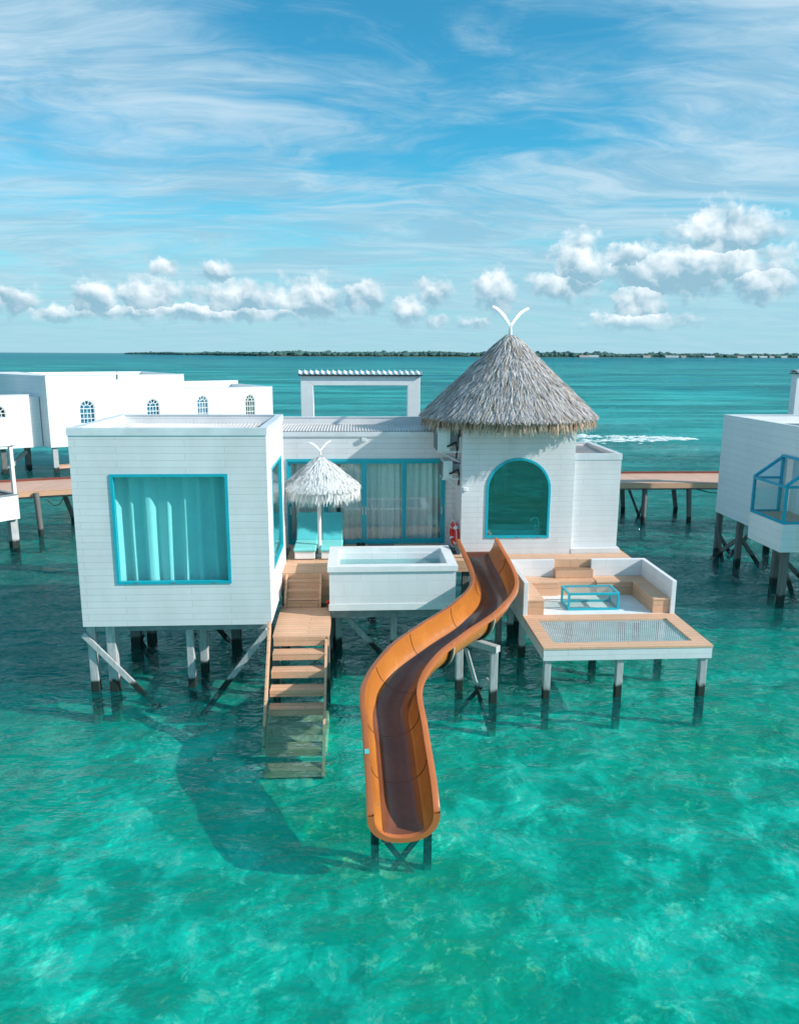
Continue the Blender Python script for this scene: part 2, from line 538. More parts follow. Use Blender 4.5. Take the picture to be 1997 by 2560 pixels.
def wall(mb, F, u0, u1, w0, w1, t, holes=()):
    """a wall slab with real openings. F(u, w, d): d = 0 outside face, d = t inside face.
    hole: (u0, u1, w0, w1) or (u0, u1, w0, spring, rise) for an arch"""
    us, ws = {u0, u1}, {w0, w1}
    rects = []
    for h in holes:
        top = h[3] + (h[4] if len(h) == 5 else 0)
        rects.append((h[0], h[1], h[2], top))
        us |= {h[0], h[1]}
        ws |= {h[2], top}
    us, ws = sorted(us), sorted(ws)
    for i in range(len(us) - 1):
        for j in range(len(ws) - 1):
            cu, cw = (us[i] + us[i + 1]) / 2, (ws[j] + ws[j + 1]) / 2
            if any(r[0] < cu < r[1] and r[2] < cw < r[3] for r in rects):
                continue
            for d in (0, t):
                mb.quad(F(us[i], ws[j], d), F(us[i + 1], ws[j], d), F(us[i + 1], ws[j + 1], d), F(us[i], ws[j + 1], d))
    ring = [(u0, w0), (u1, w0), (u1, w1), (u0, w1)]
    loops = [ring]
    for h in holes:
        if len(h) == 4:
            loops.append([(h[0], h[2]), (h[1], h[2]), (h[1], h[3]), (h[0], h[3])])
        else:
            arc = arch_pts(*h)
            loops.append([(h[0], h[2]), (h[1], h[2])] + arc)
            top = h[3] + h[4]
            for k in range(len(arc) - 1):
                a, b = arc[k], arc[k + 1]
                for d in (0, t):
                    mb.quad(F(a[0], a[1], d), F(b[0], b[1], d), F(b[0], top, d), F(a[0], top, d))
    for lp in loops:
        for k in range(len(lp)):
            a, b = lp[k], lp[(k + 1) % len(lp)]
            mb.quad(F(a[0], a[1], 0), F(b[0], b[1], 0), F(b[0], b[1], t), F(a[0], a[1], t))
    return mb


def arch_pts(u0, u1, w0, sp, rise, n=20):
    c, r = (u0 + u1) / 2, (u1 - u0) / 2
    return [(c + r * math.cos(math.pi * k / n), sp + rise * math.sin(math.pi * k / n)) for k in range(n + 1)]


def frame_loop(mb, F, outer, inner, d0, d1):
    """closed frame between two matching outlines"""
    n = len(outer)
    for k in range(n):
        k2 = (k + 1) % n
        for d in (d0, d1):
            mb.quad(F(*outer[k], d), F(*outer[k2], d), F(*inner[k2], d), F(*inner[k], d))
        mb.quad(F(*outer[k], d0), F(*outer[k2], d0), F(*outer[k2], d1), F(*outer[k], d1))
        mb.quad(F(*inner[k], d0), F(*inner[k2], d0), F(*inner[k2], d1), F(*inner[k], d1))
    return mb


def rect(u0, u1, w0, w1):
    return [(u0, w0), (u1, w0), (u1, w1), (u0, w1)]


def curtain_mesh(F, u0, u1, w0, w1, d, amp, period, seed, flare=0.3):
    rr = random.Random(seed)
    xs, u = [], u0
    ph = rr.random() * 6
    n = int((u1 - u0) / period * 10)
    mb = MB()
    rows = 7
    k1, k2, k3 = rr.uniform(0.8, 1.2), rr.uniform(0.3, 0.5), rr.uniform(1.9, 2.5)
    grid = []
    for j in range(rows + 1):
        fw = j / rows
        row = []
        for i in range(n + 1):
            s = (u0 + (u1 - u0) * i / n)
            q = s * 2 * math.pi / period
            a = amp * (0.55 + flare * (1 - fw))
            dd = a * (math.sin(q * k1 + ph + 0.5 * math.sin(q * 0.23 + ph)) + 0.6 * math.sin(q * k2 + 1.3 * ph + 0.3 * fw) + 0.25 * math.sin(q * k3 + fw * 0.6))
            row.append(F(s + 0.02 * math.sin(fw * 2 + q * 0.2), w0 + (w1 - w0) * fw, d + dd))
        grid.append(row)
    vs = [p for r in grid for p in r]
    m_ = n + 1
    fs = [(j * m_ + i, j * m_ + i + 1, (j + 1) * m_ + i + 1, (j + 1) * m_ + i) for j in range(rows) for i in range(n)]
    return mb.add(vs, fs)


# ------------------------------------------------------------------ water, seabed, far shore
SEA = 0.0
water_mb = MB().quad((-90000, -90000, 0), (90000, -90000, 0), (90000, 90000, 0), (-90000, 90000, 0))
m = bpy.data.materials.new('sea_water')
m.use_nodes = True
nt = NT(m.node_tree)
nt.n.clear()
pos = nt.node('ShaderNodeNewGeometry').outputs['Position']
px, py, pz = nt.sep(pos)
chop = nt.noise(nt.vec('MULTIPLY', pos, (0.55, 1.0, 1.0)), 1.15, 5, 0.58, 0.3).outputs[0]
swell = nt.noise(nt.vec('MULTIPLY', pos, (0.5, 1.0, 1.0)), 0.22, 3, 0.5).outputs[0]
fine = nt.noise(nt.vec('MULTIPLY', pos, (0.6, 1.0, 1.0)), 4.5, 4, 0.6, 0.4).outputs[0]
calm = nt.noise(pos, 0.05, 2, 0.5).outputs[0]
gust = nt.ramp(nt.math('ADD', py, nt.math('ADD', nt.math('MULTIPLY', px, -0.45), nt.math('MULTIPLY', calm, 6.0))), 13.0, 24.0, 0.40, 1.0)
farw = nt.noise(nt.vec('MULTIPLY', pos, (0.30, 1.0, 1.0)), 0.34, 6, 0.7).outputs[0]
fard = nt.ramp(nt.vec('LENGTH', nt.comb(px, py)), 25.0, 120.0, 0.0, 1.5, False)
hgt = nt.math('ADD', nt.math('MULTIPLY', farw, fard), nt.math('ADD', nt.math('MULTIPLY', chop, 0.80), nt.math('ADD', nt.math('MULTIPLY', swell, 0.5), nt.math('MULTIPLY', fine, 0.09))))
bp = nt.node('ShaderNodeBump')
bp.inputs['Distance'].default_value = 2.0
nt.put(bp.inputs['Strength'], gust)
nt.put(bp.inputs['Height'], hgt)
fr = nt.node('ShaderNodeFresnel')
fr.inputs['IOR'].default_value = 1.33
nt.put(fr.inputs['Normal'], bp.outputs[0])
far = nt.ramp(nt.vec('LENGTH', nt.comb(px, py)), 13.0, 30.0, 0.52, 0.84)
wind = nt.noise(nt.vec('MULTIPLY', pos, (0.22, 1.0, 1.0)), 0.10, 10, 0.80).outputs[0]
wfar = nt.ramp(nt.vec('LENGTH', nt.comb(px, py)), 18.0, 70.0, 0.0, 1.0)
wk_ = nt.math('ADD', 1.0, nt.math('MULTIPLY', wfar, nt.math('SUBTRACT', nt.ramp(wind, 0.38, 0.62, 0.25, 1.8, False), 1.0)))
ff = nt.math('MULTIPLY', nt.math('MULTIPLY', fr.outputs[0], far), wk_, clamp=True)
tr = nt.node('ShaderNodeBsdfTransparent')
tr.inputs[0].default_value = rgb(0.66, 0.97, 0.92)
df = nt.node('ShaderNodeBsdfDiffuse')
df.inputs[0].default_value = rgb(0.006, 0.38, 0.37)
nt.put(df.inputs['Normal'], bp.outputs[0])
m1 = nt.node('ShaderNodeMixShader')
m1.inputs[0].default_value = 0.15
nt.l.new(tr.outputs[0], m1.inputs[1]); nt.l.new(df.outputs[0], m1.inputs[2])
gl = nt.node('ShaderNodeBsdfGlossy')
gl.inputs['Roughness'].default_value = 0.03
nt.put(gl.inputs['Normal'], bp.outputs[0])
m2 = nt.node('ShaderNodeMixShader')
nt.put(m2.inputs[0], ff)
nt.l.new(m1.outputs[0], m2.inputs[1]); nt.l.new(gl.outputs[0], m2.inputs[2])
o = nt.node('ShaderNodeOutputMaterial')
nt.l.new(m2.outputs[0], o.inputs[0])
water = water_mb.build('water', m, fix=False)
tag(water, 'clear emerald to turquoise lagoon water rippling around the villa piles', 'sea', kind='structure')

from mathutils import noise as mnoise
BED = -0.72
bed_mb = MB()
GX0, GX1, GY0, GY1, GS = -22.0, 26.0, -6.0, 36.0, 0.24
nx, ny = int((GX1 - GX0) / GS), int((GY1 - GY0) / GS)
gv = []
for j in range(ny + 1):
    for i in range(nx + 1):
        x, y = GX0 + (GX1 - GX0) * i / nx, GY0 + (GY1 - GY0) * j / ny
        edge = min(1.0, min(i, nx - i, j, ny - j) / 12)
        h = 0.05 * mnoise.noise((x * 0.5, y * 0.5, 3)) + 0.05 * mnoise.noise((x * 1.3, y * 1.3, 9)) + 0.03 * mnoise.noise((x * 3.1, y * 3.1, 1))
        gv.append((x, y, BED + h * edge))
bed_mb.add(gv, [(j * (nx + 1) + i, j * (nx + 1) + i + 1, (j + 1) * (nx + 1) + i + 1, (j + 1) * (nx + 1) + i) for j in range(ny) for i in range(nx)])
BIG = 90000
bed_mb.quad((-BIG, -BIG, BED), (BIG, -BIG, BED), (BIG, GY0, BED), (-BIG, GY0, BED))
bed_mb.quad((-BIG, GY1, BED), (BIG, GY1, BED), (BIG, BIG, BED), (-BIG, BIG, BED))
bed_mb.quad((-BIG, GY0, BED), (GX0, GY0, BED), (GX0, GY1, BED), (-BIG, GY1, BED))
bed_mb.quad((GX1, GY0, BED), (BIG, GY0, BED), (BIG, GY1, BED), (GX1, GY1, BED))
m, nt, b = new_mat('lagoon_bed')
pos = nt.node('ShaderNodeNewGeometry').outputs['Position']
px, py, pz = nt.sep(pos)
w1 = nt.noise(pos, 0.9, 3, 0.5)
pw = nt.vec('ADD', pos, nt.scale(nt.vec('SUBTRACT', w1.outputs['Color'], (0.5, 0.5, 0.5)), 0.9))
big = nt.noise(pw, 0.16, 4, 0.55).outputs[0]
mid = nt.noise(pw, 0.95, 7, 0.66).outputs[0]
fin = nt.noise(pw, 3.4, 7, 0.72).outputs[0]
c = nt.mix(nt.ramp(mid, 0.42, 0.60), rgb(0.004, 0.42, 0.31), rgb(0.02, 0.82, 0.66))
c = nt.mix(nt.ramp(big, 0.42, 0.66), c, rgb(0.004, 0.45, 0.26))
c = nt.mix(nt.ramp(nt.math('ADD', nt.math('MULTIPLY', fin, 0.6), nt.math('MULTIPLY', mid, 0.4)), 0.53, 0.62, 0, 0.85), c, rgb(0.36, 0.92, 0.78))
c = nt.mix(nt.ramp(nt.math('ADD', nt.math('MULTIPLY', fin, 0.65), nt.math('MULTIPLY', big, 0.35)), 0.54, 0.66, 0, 0.75), c, rgb(0.38, 0.72, 0.26))
# weedy, deeper channel beyond the villa front, paler shoals farther out
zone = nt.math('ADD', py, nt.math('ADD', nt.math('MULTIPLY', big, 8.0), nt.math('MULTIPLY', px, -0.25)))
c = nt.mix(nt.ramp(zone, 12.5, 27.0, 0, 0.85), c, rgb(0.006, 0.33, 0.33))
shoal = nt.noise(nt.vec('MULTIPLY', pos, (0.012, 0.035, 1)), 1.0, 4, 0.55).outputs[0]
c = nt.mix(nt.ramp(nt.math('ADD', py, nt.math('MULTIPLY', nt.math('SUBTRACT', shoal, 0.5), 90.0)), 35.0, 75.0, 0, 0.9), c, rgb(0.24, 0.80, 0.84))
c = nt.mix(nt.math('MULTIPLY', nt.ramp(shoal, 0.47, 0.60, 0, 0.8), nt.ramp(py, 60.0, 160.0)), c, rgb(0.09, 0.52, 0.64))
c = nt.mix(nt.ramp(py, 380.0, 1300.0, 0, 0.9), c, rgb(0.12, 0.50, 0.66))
nt.put(b.inputs['Base Color'], c)
b.inputs['Roughness'].default_value = 1.0
b.inputs['Specular IOR Level'].default_value = 0.0
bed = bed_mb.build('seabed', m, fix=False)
tag(bed, 'mottled sand and seagrass floor of the lagoon under the water', 'seabed', kind='structure')

# far island: low ground, one mass of trees, a few houses
SHORE = [(-2600, 12000), (-1500, 5200), (-254, 2250), (381, 2420), (1000, 2700), (1755, 3060), (2700, 3700)]


def shore_pt(t):
    t = max(0, min(len(SHORE) - 1.001, t))
    i = int(t)
    f = t - i
    return (SHORE[i][0] * (1 - f) + SHORE[i + 1][0] * f, SHORE[i][1] * (1 - f) + SHORE[i + 1][1] * f)


mb = MB()
for i in range(len(SHORE) - 1):
    a, b_ = SHORE[i], SHORE[i + 1]
    for (off0, h0, off1, h1) in ((0, -0.5, 12, 1.5), (12, 1.5, 300, 3.0)):
        mb.quad((a[0], a[1] + off0, h0), (b_[0], b_[1] + off0, h0), (b_[0], b_[1] + off1, h1), (a[0], a[1] + off1, h1))
isl = mb.build('island_ground', simple('island_soil', (0.12, 0.13, 0.08), 0.9, var=0.1, vscale=0.02), fix=False)
tag(isl, 'low dark ground of the long island on the horizon', 'island', kind='structure')
mb = MB()
ico = bmesh.new()
bmesh.ops.create_icosphere(ico, subdivisions=2, radius=1.0)
iv = [v.co.copy() for v in ico.verts]
ifc = [tuple(v.index for v in f.verts) for f in ico.faces]
ico.free()
for k in range(4600):
    t = rnd.random() ** 0.8 * (len(SHORE) - 1.05)
    x, y = shore_pt(t)
    near_ = min(1.0, 2600 / y)
    tall = 0.85 + 0.15 * math.sin(t * 5.1) * math.sin(t * 13.7 + 1)
    big_ = rnd.random() < 0.02
    rad = rnd.uniform(5, 12) * (1.35 if big_ else 1) / near_ ** 0.4
    h = (rnd.uniform(7.0, 11.5) * tall + (4 if big_ else 0)) * (0.5 + 0.5 * min(1, t / 2.5))
    y += rnd.uniform(14, 110)
    x += rnd.uniform(-10, 10)
    vs = []
    for v in iv:
        q = 1 + rnd.uniform(-0.25, 0.25)
        vs.append((x + v.x * rad * q, y + v.y * rad * q, h * 0.75 + v.z * h * 0.75 * q))
    mb.add(vs, ifc)
m, nt, b = new_mat('hazed_foliage')
n = nt.noise(nt.node('ShaderNodeNewGeometry').outputs['Position'], 0.12, 4, 0.6)
nt.put(b.inputs['Base Color'], nt.mix(nt.ramp(n.outputs[0], 0.35, 0.65), rgb(0.040, 0.105, 0.105), rgb(0.060, 0.150, 0.125)))  # greens shifted towards teal to paint in distance haze
b.inputs['Roughness'].default_value = 0.9
fw = mb.build('far_woodland', m, fix=False)
tag(fw, 'dark green belt of trees along the far island shore', 'woodland', kind='stuff')
hw = simple('house_wall_white', (0.72, 0.72, 0.70), 0.7, var=0.03)
hr = simple('house_roof_rust', (0.50, 0.27, 0.22), 0.7, var=0.08)
hg = simple('house_roof_pale', (0.55, 0.56, 0.56), 0.6, var=0.05)
HOUSES = [3.62, 3.66, 3.69, 4.03, 4.16, 4.20, 4.25, 4.40, 4.43, 4.62, 4.72, 4.78, 4.84, 4.93, 5.05, 5.20]
for k, t in enumerate(HOUSES):
    x, y = shore_pt(t)
    w_, d_, h_ = rnd.uniform(14, 34), 9, rnd.uniform(3.0, 4.2)
    hh = thing('shore_house', 'tiny white house at the water edge below the far island trees', 'house', (x, y - 6, 0), 0, 'tiny houses on the far shore', local=True)
    MB().box(-w_ / 2, w_ / 2, 0, d_, 0.3, h_ + 0.3).build('wall', hw, hh)
    r_ = MB().outline([(-0.8, h_ + 0.2), (d_ / 2, h_ + 2.8), (d_ + 0.8, h_ + 0.2)], lambda u, w, d, w_=w_: (-w_ / 2 - 0.8 + d, u, w), w_ + 1.6)
    r_.build('roof', hr if k % 3 == 0 else hg, hh)
# ------------------------------------------------------------------ main villa
BX0, BX1, BY0, BY1, BZ0, BZ1 = -5.58, -1.773, 15.185, 18.684, 1.525, 5.557
FY = 20.48
DZ = 1.9
FR = lambda y: (lambda u, w, d: (u, y + d, w))           # faces the camera (-Y), thickness goes +Y
FRX = lambda x, s: (lambda u, w, d: (x + s * d, u, w))   # plane of constant x

villa = thing('overwater_villa', 'white boarded overwater villa with square bedroom box and thatched round roof in the centre', 'villa', (0, 18.5, 0))
VT = 0.12
mb = MB()
wall(mb, FR(BY0), BX0, BX1, BZ0, BZ1, VT, [(-4.835, -2.549, 2.417, 4.668)])
wall(mb, FRX(BX1, -1), BY0 + VT, BY1, BZ0, BZ1, VT, [(16.025, 18.069, 2.463, 4.664)])
wall(mb, FRX(BX0, 1), BY0 + VT, BY1, BZ0, BZ1, VT)
wall(mb, FR(BY1 - VT), BX0 + VT, BX1 - VT, BZ0, BZ1, VT)
mb.box(BX0 + VT, BX1 - VT, BY0 + VT, BY1 - VT, BZ0 + 0.004, BZ0 + 0.2)
mb.box(BX0 + 0.3, -2.45, BY1, FY, 1.7, 4.85)
bw = mb.build('bedroom_wall', M['siding'], villa)
mb = MB()
o_ = 0.016
mb.box(BX0 - o_, BX1 + o_, BY0 - o_, BY0 - 0.002, BZ1 - 0.13, BZ1 + 0.012)
mb.box(BX0 - o_, BX1 + o_, BY0, BY0 + VT + 0.02, BZ1 + 0.002, BZ1 + 0.014)
mb.box(BX1 + 0.002, BX1 + o_, BY0, BY1, BZ1 - 0.13, BZ1 + 0.012)
mb.box(BX1 - VT - 0.02, BX1, BY0 + VT + 0.022, BY1, BZ1 + 0.002, BZ1 + 0.014)
mb.box(BX0 - 0.002, BX0 + VT + 0.02, BY0 + VT + 0.022, BY1, BZ1 + 0.002, BZ1 + 0.014)
mb.box(BX0 + VT + 0.022, BX1 - VT - 0.022, BY1 - VT - 0.02, BY1, BZ1 + 0.002, BZ1 + 0.014)
mb.build('parapet_trim', M['trim'], villa)


def corrugated(x0, x1, y0, y1, z0, z1, n, amp):
    mb = MB()
    N = n * 6
    for i in range(N):
        xa, xb = x0 + (x1 - x0) * i / N, x0 + (x1 - x0) * (i + 1) / N
        za, zb = amp * math.sin(i / 6 * 2 * math.pi), amp * math.sin((i + 1) / 6 * 2 * math.pi)
        mb.quad((xa, y0, z0 + za), (xb, y0, z0 + zb), (xb, y1, z1 + zb), (xa, y1, z1 + za))
    return mb


corrugated(BX0 + VT + 0.1, BX1 - VT - 0.1, BY0 + VT + 0.05, BY1 - VT - 0.004, BZ1 - 0.34, BZ1 - 0.20, 40, 0.015).build('roof_sheet', M['roofsheet'], villa, smooth=60)
for (a, b_) in ((BX0 + VT + 0.004, BX0 + VT + 0.25), (BX1 - VT - 0.25, BX1 - VT - 0.004)):
    MB().box(a, b_, BY0 + VT + 0.01, BY1 - VT - 0.01, BZ1 - 0.20, BZ1 - 0.17).build('roof_flashing', M['trim'], villa)


def rect_window(name, F, u0, u1, w0, w1, gmat, d0=-0.02, d1=0.07, fw_=0.055, fmat='teal', parent=villa):
    f = MB()
    frame_loop(f, F, rect(u0, u1, w0, w1), rect(u0 + fw_, u1 - fw_, w0 + fw_, w1 - fw_), d0, d1)
    fo = f.build(name, M[fmat], parent)
    p = MB()
    p.outline(rect(u0 + fw_ + 0.001, u1 - fw_ - 0.001, w0 + fw_ + 0.001, w1 - fw_ - 0.001), lambda u, w, d: F(u, w, 0.03 + d), 0.006)
    p.build('pane', gmat, fo)
    return fo


win = rect_window('window', FR(BY0), -4.833, -2.551, 2.419, 4.666, M['glass_teal'])
for u in (-4.45, -3.7, -2.9):
    MB().box(u - 0.03, u + 0.03, BY0 - 0.028, BY0 - 0.0205, 2.43, 2.45).build('drain_slot', M['grey'], win)
rect_window('window', FRX(BX1, -1), 16.027, 18.067, 2.465, 4.662, M['glass_side'], d0=-0.012)
curtain_mesh(FR(BY0), -5.25, -2.15, 2.30, 4.70, 0.32, 0.125, 0.34, 3, 0.15).build('curtain', M['curtain'], villa, smooth=80)

# main room behind the deck
mb = MB()
TX0, TX1, TY = 2.681, 5.58, 19.217
wall(mb, FR(FY), -5.3, TX0, 1.75, 4.95, 0.12, [(-1.872, 2.40, 1.905, 4.245)])
mb.box(-5.3, -5.18, FY + 0.12, 22.45, 1.75, 4.9)
mb.box(-5.18, TX0, 22.33, 22.45, 1.75, 5.20)
mb.box(-5.18, TX0, FY + 0.12, 22.33, 1.75, 1.87)
mb.box(-5.18, TX0, FY + 0.125, 22.32, 4.72, 4.80)
mb.build('main_wall', M['siding'], villa)
corrugated(-5.25, TX0 + 0.0, FY + 0.02, 22.33, 4.985, 5.01, 100, 0.016).build('roof_sheet', M['roofsheet'], villa, smooth=60)
mb = MB()
mb.box(-5.3, TX0, FY - 0.035, FY - 0.002, 4.85, 4.975)
mb.box(-5.3, TX0, 22.31, 22.47, 5.202, 5.222)
mb.build('parapet_trim', M['trim'], villa)
mb = MB()
mb.box(0.14, 0.26, FY - 0.08, FY - 0.004, 4.72, 4.82)
mb.build('junction_box', M['acwhite'], villa, bevel=0.01)
# door frame + four sliding leaves
FD = FR(FY)
mb = MB()
frame_loop(mb, FD, rect(-1.870, 2.398, 1.907, 4.243), rect(-1.825, 2.353, 1.955, 4.175), -0.03, 0.11)
mb.build('door_frame', M['teal'], villa)
LEAF = [(-1.823, -0.815, 0.035), (-0.825, 0.200, 0.005), (0.203, 1.292, 0.005), (1.282, 2.351, 0.035)]
for i, (a, b_, dd) in enumerate(LEAF):
    F = (lambda dd: (lambda u, w, d: (u, FY + dd + d, w)))(dd)
    f = MB()
    frame_loop(f, F, rect(a, b_, 1.957, 4.173), rect(a + 0.065, b_ - 0.065, 2.03, 4.11), 0.0, 0.028)
    fo = f.build('sliding_door', M['teal'], villa)
    MB().outline(rect(a + 0.066, b_ - 0.066, 2.031, 4.109), (lambda F: lambda u, w, d: F(u, w, 0.012 + d))(F), 0.006).build('pane', M['glass_door'], fo)
    hu = (a + 0.03, b_ - 0.035, a + 0.035, b_ - 0.03)[i]
    MB().box(hu - 0.014, hu + 0.014, FY + dd - 0.035, FY + dd - 0.002, 2.72, 2.94).build('handle', M['acwhite'], fo, bevel=0.006)
for k, (a, b_, sd_) in enumerate(((-1.80, -0.55, 11), (-0.42, 0.55, 12), (0.50, 1.30, 13), (1.25, 2.34, 14))):
    curtain_mesh(FR(FY), a, b_, 1.95, 4.20, 0.30, 0.06, 0.19, sd_).build('curtain', M['curtain'], villa, smooth=80)

# tower
mb = MB()
AR = (3.309, 4.980, 2.335, 3.62, 0.81)
wall(mb, FR(TY), TX0, TX1, 1.75, 5.42, 0.12, [AR])
mb.box(TX0, TX0 + 0.12, TY + 0.12, 22.1, 1.75, 5.42)
mb.box(TX1 - 0.12, TX1, TY + 0.12, 22.1, 1.75, 5.42)
mb.box(TX0 + 0.12, TX1 - 0.12, 21.98, 22.1, 1.75, 5.42)
mb.build('tower_wall', M['siding'], villa)
mb = MB()
mb.box(TX0 + 0.121, TX1 - 0.121, TY + 0.121, 21.97, 1.80, 1.98)
mb.build('bathroom_floor', M['grey'], villa)
MB().box(TX0 + 0.121, TX1 - 0.121, TY + 0.121, 21.97, 5.05, 5.15).build('bathroom_ceiling', M['white'], villa)
mb = MB()
F = FR(TY)
ou = rect(3.311, 4.978, 2.337, 3.62)[:2] + arch_pts(3.311, 4.978, 2.337, 3.62, 0.808)
inn = [(3.311 + 0.06, 2.337 + 0.06), (4.978 - 0.06, 2.337 + 0.06)] + arch_pts(3.371, 4.918, 2.397, 3.62, 0.748)
frame_loop(mb, F, ou, inn, -0.022, 0.09)
aw = mb.build('arched_window', M['teal'], villa)
MB().outline([(u, w) for u, w in inn], lambda u, w, d: F(u, w, 0.03 + d), 0.006).build('pane', M['glass_arch'], aw)
for u in (3.56, 4.15, 4.70):
    MB().box(u - 0.035, u + 0.035, TY - 0.03, TY - 0.0225, 2.345, 2.365).build('drain_slot', M['grey'], aw)
# bathroom door inside the tower, on its back wall
d_ = MB().box(3.02, 3.62, 21.90, 21.975, 1.985, 4.1).build('bathroom_door', M['acwhite'], villa)
mb = MB()
mb.tube([(3.52, 21.89, 2.95), (3.52, 21.84, 2.95), (3.40, 21.84, 2.95)], 0.015)
mb.build('handle', M['black'], d_)
curtain_mesh(FR(21.9), 4.0, 4.35, 3.0, 4.3, -0.05, 0.03, 0.14, 21).build('curtain', M['curtain'], villa, smooth=80)

# annex
NX0, NX1, NY0, NY1 = TX1, 6.83, 19.345, 22.05
mb = MB()
mb.box(NX0 + 0.002, NX1, NY0, NY1, 2.036, 4.30)
mb.box(NX0 + 0.002, NX1, NY0, NY0 + 0.11, 4.302, 4.495)
mb.box(NX1 - 0.11, NX1, NY0 + 0.11, NY1, 4.302, 4.495)
mb.box(NX0 + 0.002, NX1 - 0.11, NY1 - 0.11, NY1, 4.302, 4.495)
mb.box(NX0 + 0.002, NX1 + 0.05, NY0 - 0.14, NY1, DZ + 0.002, 2.034)
mb.build('annex_wall', M['siding'], villa)
mb = MB()
mb.box(NX0 + 0.002, NX1 + 0.014, NY0 - 0.014, NY0 - 0.002, 4.36, 4.51)
mb.box(NX0 + 0.002, NX1 + 0.014, NY0, NY0 + 0.12, 4.497, 4.512)
mb.box(NX1 - 0.12, NX1 + 0.014, NY0 + 0.122, NY1, 4.497, 4.512)
mb.box(NX1 + 0.002, NX1 + 0.014, NY0, NY1, 4.36, 4.495)
mb.box(NX0 + 0.002, NX1 - 0.122, NY1 - 0.12, NY1, 4.497, 4.512)
mb.build('parapet_trim', M['trim'], villa)
corrugated(NX0 + 0.01, NX1 - 0.112, NY0 + 0.112, NY1 - 0.112, 4.36, 4.42, 14, 0.012).build('roof_sheet', M['roofsheet'], villa, smooth=60)


# thatched cone
def straw_blade(mb, p, d, L, w, rr, bend, nrm):
    d = d.normalized()
    s = d.cross(nrm).normalized()
    s = (s + nrm * rr.uniform(-0.5, 0.5)).normalized()
    p1 = p + d * L * 0.55 + nrm * bend * 0.5
    p2 = p + d * L + nrm * bend * rr.uniform(-0.6, 1.2)
    mb.add((p - s * w / 2, p + s * w / 2, p1 - s * w * 0.45, p1 + s * w * 0.45, p2 - s * w * 0.2, p2 + s * w * 0.2),
           ((0, 1, 3, 2), (2, 3, 5, 4)))


def straw_cone(c, apex_z, eave_z, rad, n, L, w, seed, lift=0.03, jit=0.22, curve=0.0):
    rr = random.Random(seed)
    mb = MB()
    H_ = apex_z - eave_z
    for k in range(n):
        r = rad * math.sqrt(rr.uniform(0.0008, 1.0))
        a = rr.uniform(0, 2 * math.pi)
        er = Vector((math.cos(a), math.sin(a), 0))
        et = Vector((-math.sin(a), math.cos(a), 0))
        f = r / rad
        z = apex_z - H_ * (f - curve * f * (1 - f) * -1)
        down = (er * rad - Vector((0, 0, H_))).normalized()
        nrm = (er * H_ + Vector((0, 0, rad))).normalized()
        p = Vector((c[0], c[1], z)) + er * r + nrm * rr.uniform(0.0, lift)
        d = down + et * rr.gauss(0, jit) + nrm * rr.uniform(-0.05, 0.12)
        ll = L * rr.uniform(0.6, 1.3)
        if r + ll > rad * 1.03:
            ll = max(0.08, rad * 1.03 - r + rr.uniform(0, 0.1))
        straw_blade(mb, p, d, ll, w * rr.uniform(0.6, 1.4), rr, 0.02, nrm)
    return mb


def straw_fringe(c, z0, r0, r1, n, L, w, seed, out=0.10):
    rr = random.Random(seed)
    mb = MB()
    for k in range(n):
        a = rr.uniform(0, 2 * math.pi)
        r = rr.uniform(r0, r1)
        er = Vector((math.cos(a), math.sin(a), 0))
        et = Vector((-math.sin(a), math.cos(a), 0))
        p = Vector((c[0], c[1], z0 + rr.uniform(-0.05, 0.07) + (r1 - r) * 0.7)) + er * r
        d = Vector((0, 0, -1)) + er * rr.uniform(-0.1, out + 0.25) + et * rr.gauss(0, 0.16)
        straw_blade(mb, p, d, L * rr.uniform(0.6, 1.25), w * rr.uniform(0.6, 1.4), rr, 0.02, er)
    return mb


TC = (4.07, 20.6)
core = MB().lathe((TC[0], TC[1], 0), [(0.02, 7.53), (1.15, 6.47), (2.17, 5.38), (2.20, 5.26), (1.3, 5.36), (0.05, 5.40)], 48)
th = core.build('thatch_roof', M['thatch_base'], villa, smooth=40)
straw_cone(TC, 7.57, 5.42, 2.27, 26000, 0.34, 0.017, 5, lift=0.05, jit=0.17).build('straw', M['thatch'], th, fix=False)
straw_fringe(TC, 5.42, 1.95, 2.29, 8500, 0.33, 0.017, 6).build('eave_straw', M['thatch_under'], th, fix=False)


WING_UP = [(-0.01, 0.02), (0.08, 0.17), (0.19, 0.31), (0.33, 0.43), (0.50, 0.53), (0.64, 0.575)]
WING_DN = [(0.02, -0.045), (0.125, 0.08), (0.25, 0.22), (0.39, 0.355), (0.54, 0.46), (0.69, 0.525)]


def finial(c, z, k, name, mat, parent):
    mb = MB()
    mb.lathe((c[0], c[1], z), [(0.0, -0.10 * k), (0.06 * k, -0.10 * k), (0.05 * k, 0.05 * k), (0.038 * k, 0.12 * k), (0.055 * k, 0.17 * k), (0.05 * k, 0.24 * k), (0.0, 0.27 * k)], 12)
    for s in (-1, 1):
        vs, fs = [], []
        y0 = c[1] + (-0.03 if s < 0 else 0.004) * k
        for d in (0, 0.026 * k):
            for (u, w) in WING_UP + WING_DN:
                vs.append((c[0] + s * 0.95 * u * k - d * 0.57, y0 + d + s * 0.62 * u * k, z + (0.16 + w) * k))
        n = len(WING_UP)
        for o in (0, 2 * n):
            for i in range(n - 1):
                fs.append((o + i, o + i + 1, o + n + i + 1, o + n + i))
        for i in range(n - 1):
            fs.append((i, i + 1, 2 * n + i + 1, 2 * n + i))
            fs.append((n + i, n + i + 1, 3 * n + i + 1, 3 * n + i))
        fs.append((0, n, 3 * n, 2 * n))
        fs.append((n - 1, 2 * n - 1, 4 * n - 1, 3 * n - 1))
        mb.add(vs, fs)
    return mb.build(name, mat, parent)


